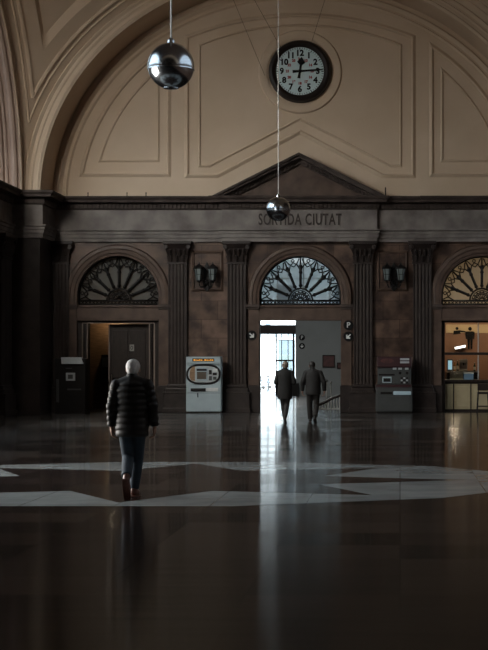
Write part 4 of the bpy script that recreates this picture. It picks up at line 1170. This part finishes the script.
def person(loc, label, J, cl):
    t = thing('person', loc, label, 'person', None, J.get('rz', 0))
    # --- body
    b = MB(); v = Vector
    hd = v(J['head']); nk = v(J['neck'])
    b.ball(hd+v((0, -.005, .02)), (.074, .090, .092), 20, 14)            # skull
    b.ball(hd+v((0, .030, -.045)), (.058, .062, .068), 16, 12)           # jaw
    b.capsule(hd+v((0, .095, .0)), .012, hd+v((0, .112, -.028)), .014, 8) # nose
    b.capsule(hd+v((-.022, .088, -.062)), .009, hd+v((.022, .088, -.062)), .009, 8)  # lips
    b.capsule(hd+v((-.04, .082, .028)), .010, hd+v((.04, .082, .028)), .010, 8)      # brow
    for s in (-1, 1): b.ball(hd+v((s*.078, -.005, -.008)), (.012, .020, .033), 10, 8)
    b.capsule(nk, .058, hd+v((0, -.015, -.05)), .052)
    pv = v(J['pelvis']); ch = v(J['chest'])
    b.loft([(pv+v((0, 0, -.10)), .10, .08), (pv, .16, .11), (pv.lerp(ch, .45), .135, .095), (ch, .165, .11), (ch+v((0, 0, .12)), .15, .09), (nk, .06, .055)])
    for s, q in ((-1, 'L'), (1, 'R')):
        hp, kn, an, he, to = [v(p) for p in J['leg'+q]]
        b.capsule(hp, .085, kn, .055); b.capsule(kn, .055, an, .036)
        b.capsule(an, .036, he, .034); b.capsule(he, .034, to, .026)
        sh, el, wr = [v(p) for p in J['arm'+q]]
        b.capsule(ch+v((s*.10, 0, .08)), .075, sh, .058); b.capsule(sh, .055, el, .040); b.capsule(el, .040, wr, .026)
        hand_mesh(b, wr, J['hand'+q], s, (0, 1, 0) if J.get('hang', True) else (-s*.3, 0, 1))
    remesh(b, 'body', 'skin', t, .0065, 3)
    for s in (-1, 1): MB().ball(hd+v((s*.03, .078, .004)), .013, 10, 8).build('eye', 'eye', t, smooth='all')
    # --- hair: cap over crown and nape
    h = MB(); h.ball(hd+v((0, -.018, .034)), (.088, .100, .092), 20, 14); h.ball(hd+v((0, -.050, -.015)), (.074, .060, .072), 16, 12)
    remesh(h, 'hair', cl['hair'], t, .009, 4)
    # --- trousers
    b = MB(); wd = cl.get('legw', 1.)
    b.loft([(pv+v((0, 0, -.12)), .12, .10), (pv+v((0, -.005, 0)), .175, .128), (pv+v((0, 0, .12)), .165, .12)])
    for q in 'LR':
        hp, kn, an, he, to = [v(p) for p in J['leg'+q]]
        an2 = an.lerp(kn, .02)
        b.capsule(hp, .098*wd, kn, .074*wd); b.tube([kn, kn.lerp(an2, .5), an2], [.074*wd, .070*wd, .062*wd], 14); b.ball(kn, .073*wd, 14, 10)
    remesh(b, 'trousers', cl['trouser'], t, .010, 4)
    # --- shoes
    for q in 'LR':
        hp, kn, an, he, to = [v(p) for p in J['leg'+q]]
        ax = (to-he).normalized(); up = (an-he); up = (up-ax*up.dot(ax)).normalized()
        b = MB(); ball_ = he.lerp(to, .70)
        b.capsule(he+up*.012, .044, ball_+up*.004, .046); b.capsule(ball_, .046, to, .034); b.capsule(he+up*.03, .042, an, .046)
        so = remesh(b, 'shoe', cl['shoe'], t, .009, 3)
        dn = -up*.034
        b = MB(); side = ax.cross(up)
        pts = [(-.05, -.036), (-.05, .036), (.05, .040), (.17, .046), (.24, .040), (.275, .018), (.275, -.018), (.24, -.040), (.17, -.046), (.05, -.040)]
        n_ = len(pts); vv = [he+ax*a+side*c_+dn for a, c_ in pts]; vv2 = [p-up*.012 for p in vv]
        b.add(vv+vv2, [tuple(range(n_)), tuple(range(2*n_-1, n_-1, -1))]+[(i, i+n_, (i+1) % n_+n_, (i+1) % n_) for i in range(n_)])
        b.build('sole', cl['sole'], so)
    # --- jacket
    b = MB(); amp, pitch = cl['quilt']; k = cl['bulk']
    z0, z1 = cl['hem'], nk.z-.01; N = int((z1-z0)/.010)
    secs = []
    for i in range(N+1):
        z = z0+(z1-z0)*i/N
        f = (z-pv.z)/(ch.z-pv.z); c_ = pv.lerp(ch, f) if f < 1 else ch+(nk-ch)*((z-ch.z)/(nk.z-ch.z))
        tb = [(z0, .198, .150), (z0+.10, .205, .155), (1.02, .198, .148), (1.20, .212, .150), (1.32, .212, .140), (1.40, .175, .120), (1.46, .090, .090), (1.60, .08, .08)]
        sc = J.get('scale', 1.)
        for (za, xa, ya), (zb, xb2, yb2) in zip(tb[:-1], tb[1:]):
            if za <= z <= zb or (z < tb[0][0]):
                g = (z-za)/(zb-za); rx, ry = xa+(xb2-xa)*g, ya+(yb2-ya)*g; break
        bu = amp*(abs(math.sin(PI*(z-z0)/pitch))-.5)
        secs.append(((c_.x, c_.y, z), rx*k+bu, ry*k+bu))
    b.loft(secs, 32)
    for s, q in ((-1, 'L'), (1, 'R')):
        sh, el, wr = [v(p) for p in J['arm'+q]]
        b.capsule(nk+v((s*.03, -.01, -.02)), .072, sh+v((-s*.02, 0, -.005)), .072*k)
        b.capsule(ch+v((s*.09, 0, .08)), .085*k, sh+v((0, 0, -.01)), .072*k)
        quilt_tube(b, [sh, el, wr.lerp(el, .04)], [.073*k, .064*k, .052*k], amp, pitch)
        b.ball(el, .064*k, 14, 10)
    # stand-up collar
    b.capsule(nk+v((0, -.01, -.04)), .088, nk+v((0, -.004, cl.get('collar', .035))), .070)
    remesh(b, 'jacket', cl['jacket'], t, .0085, 2 if amp else 4)
    return t

# white-haired man walking away, trailing foot on its toe
JM = dict(head=(.008, .035, 1.575), neck=(0, .0, 1.455), pelvis=(0, 0, .93), chest=(0, .01, 1.26),
          legL=[(-.085, 0, .90), (-.062, .08, .50), (-.028, -.245, .285), (-.028, -.285, .235), (-.022, -.185, .042)],
          legR=[(.080, .01, .90), (.045, .15, .50), (-.012, .24, .105), (-.012, .20, .052), (.0, .40, .045)],
          armL=[(-.190, .0, 1.385), (-.245, -.03, 1.115), (-.252, .03, .875)], armR=[(.190, .0, 1.385), (.255, -.02, 1.115), (.268, .02, .875)],
          handL=(.05, .12, -1), handR=(-.03, .12, -1))
YM = 2805/137.
person((X_(129.5, YM), YM+.20, 0), 'white-haired man in a dark quilted jacket and jeans walking across the floor', JM,
       dict(hair='hair_white', trouser='jeans', shoe='shoe', sole='shoe', jacket='puffer', quilt=(.013, .076), bulk=.98, hem=.755))
# two people about to leave through the doorway
YP = 2805/60.
JA = dict(head=(.01, .02, 1.575), neck=(0, -.01, 1.45), pelvis=(0, 0, .93), chest=(0, .0, 1.25),
          legL=[(-.085, 0, .90), (-.05, .10, .49), (-.005, .10, .10), (-.005, .06, .052), (-.01, .26, .045)],
          legR=[(.085, .0, .90), (.055, .0, .49), (.015, -.20, .16), (.012, -.24, .115), (.020, -.08, .045)],
          armL=[(-.180, .0, 1.375), (-.245, -.04, 1.12), (-.13, .16, 1.04)], armR=[(.180, .0, 1.375), (.255, -.04, 1.12), (.14, .16, 1.06)],
          handL=(.8, .5, .1), handR=(-.8, .5, .1), hang=False)
person((X_(284.8, YP), YP+.05, 0), 'slim person in a dark coat walking out with forearms held in front', JA,
       dict(hair='hair_grey', trouser='trouser_a', shoe='shoe_dark', sole='rubber', jacket='coat_a', quilt=(0, .1), bulk=1.0, hem=.66, legw=.98))
JB = dict(head=(-.03, .06, 1.575), neck=(-.01, .0, 1.45), pelvis=(0, 0, .93), chest=(0, .01, 1.25),
          legL=[(-.09, 0, .90), (-.10, .10, .49), (-.085, .16, .10), (-.085, .12, .052), (-.10, .32, .045)],
          legR=[(.09, .0, .90), (.085, .02, .49), (.06, -.20, .17), (.058, -.24, .125), (.07, -.08, .045)],
          armL=[(-.195, .0, 1.375), (-.285, -.05, 1.12), (-.30, .03, .88)], armR=[(.195, .0, 1.375), (.300, -.04, 1.12), (.31, .04, .88)],
          handL=(.06, .15, -1), handR=(-.06, .15, -1))
person((X_(313, YP), YP+.05, 0), 'broad person in a dark jacket beside the slim one, arms hanging at the sides', JB,
       dict(hair='hair_dark', trouser='trouser_b', shoe='shoe_dark', sole='rubber', jacket='coat_b', quilt=(0, .1), bulk=1.06, hem=.78, legw=1.08))

# ------------------------------------------------------------------ light
def area(name, loc, rot, sx, sy, power, col):
    d = bpy.data.lights.new(name, 'AREA'); d.shape = 'RECTANGLE'; d.size = sx; d.size_y = sy; d.energy = power; d.color = col
    o = bpy.data.objects.new(name, d); COL.objects.link(o); o.location = loc; o.rotation_euler = rot; return o
DAY = (.84, .94, 1.0)
# daylight coming in through the glazed lunettes and wall windows of the platform side, plus one added fill lamp
l_ = area('lunette_daylight_and_fill', (XL-RO-1.9, BAYS[0]-4.5, ZS+5.0), (0, 0, 0), 6, 3.6, 1700, (1., .96, .90))
l_.rotation_euler = Vector((.50, .36, -.79)).to_track_quat('-Z', 'Y').to_euler(); l_.data.spread = math.radians(104)
l_ = area('lunette_daylight_and_fill', (XL-.75, 39.4, 11.3), (0, 0, 0), 2.2, 3.4, 980, (1., .95, .86))  # added fill lamp inside the recess, brightens the left arch and pendentive
l_.rotation_euler = Vector((.26, .80, -.54)).to_track_quat('-Z', 'Y').to_euler(); l_.data.spread = math.radians(105)
area('lunette_daylight_and_fill', (XL-RO-.25, BAYS[1], ZS+3.3), (0, -PI/2, 0), 5.6, 12, 600, DAY)
area('daylight_window', (XL-.7, 24.0, 2.45), (0, -PI/2, 0), 4.2, 5.8, 1900, (1., .94, .86))
# unseen fill lamp added under the vestibule ceiling to lift the grey wall
area('vestibule_fill', (-5.7, 74, ZV-.12), (0, 0, 0), 1.2, 6, 640, (1., .98, .94))
def point(name, loc, power, col, r=.1):
    d = bpy.data.lights.new(name, 'POINT'); d.energy = power; d.color = col; d.shadow_soft_size = r
    o = bpy.data.objects.new(name, d); COL.objects.link(o); o.location = loc; return o
point('bar_lamp', (1.9, 59.0, 3.38), 62, (1, .78, .52), .17)
point('bar_lamp', (3.6, 59.0, 3.38), 62, (1, .78, .52), .17)
point('left_room_lamp', (X_(115, YL), YL-.5, 3.2), 13, (1, .78, .52), .08)
sd = bpy.data.lights.new('sun', 'SUN'); sd.energy = 19; sd.angle = .01; sd.color = (1, .97, .92)
so = bpy.data.objects.new('sun', sd); COL.objects.link(so); so.rotation_euler = (math.radians(42), 0, 0)

wd = bpy.data.worlds.new('world'); S.world = wd; wd.use_nodes = True
bg = wd.node_tree.nodes['Background']; bg.inputs[1].default_value = 5.2
nt = wd.node_tree
tc = nt.nodes.new('ShaderNodeTexCoord'); sp = nt.nodes.new('ShaderNodeSeparateXYZ'); cr = nt.nodes.new('ShaderNodeValToRGB')
nt.links.new(tc.outputs['Generated'], sp.inputs[0]); nt.links.new(sp.outputs['Z'], cr.inputs['Fac']); nt.links.new(cr.outputs['Color'], bg.inputs[0])
cr.color_ramp.elements[0].position = 0; cr.color_ramp.elements[0].color = (.10, .10, .10, 1)
cr.color_ramp.elements[1].position = .06; cr.color_ramp.elements[1].color = (.80, .91, 1.0, 1)

S.view_settings.view_transform = 'Standard'; S.view_settings.look = 'None'
S.view_settings.gamma = 1; S.view_settings.use_curve_mapping = False
S.view_settings.exposure = 0
S.cycles.use_denoising = True
S.cycles.max_bounces = 10; S.cycles.diffuse_bounces = 5; S.cycles.glossy_bounces = 4; S.cycles.transparent_max_bounces = 12
S.cycles.caustics_reflective = False; S.cycles.caustics_refractive = False
S.cycles.sample_clamp_indirect = 4
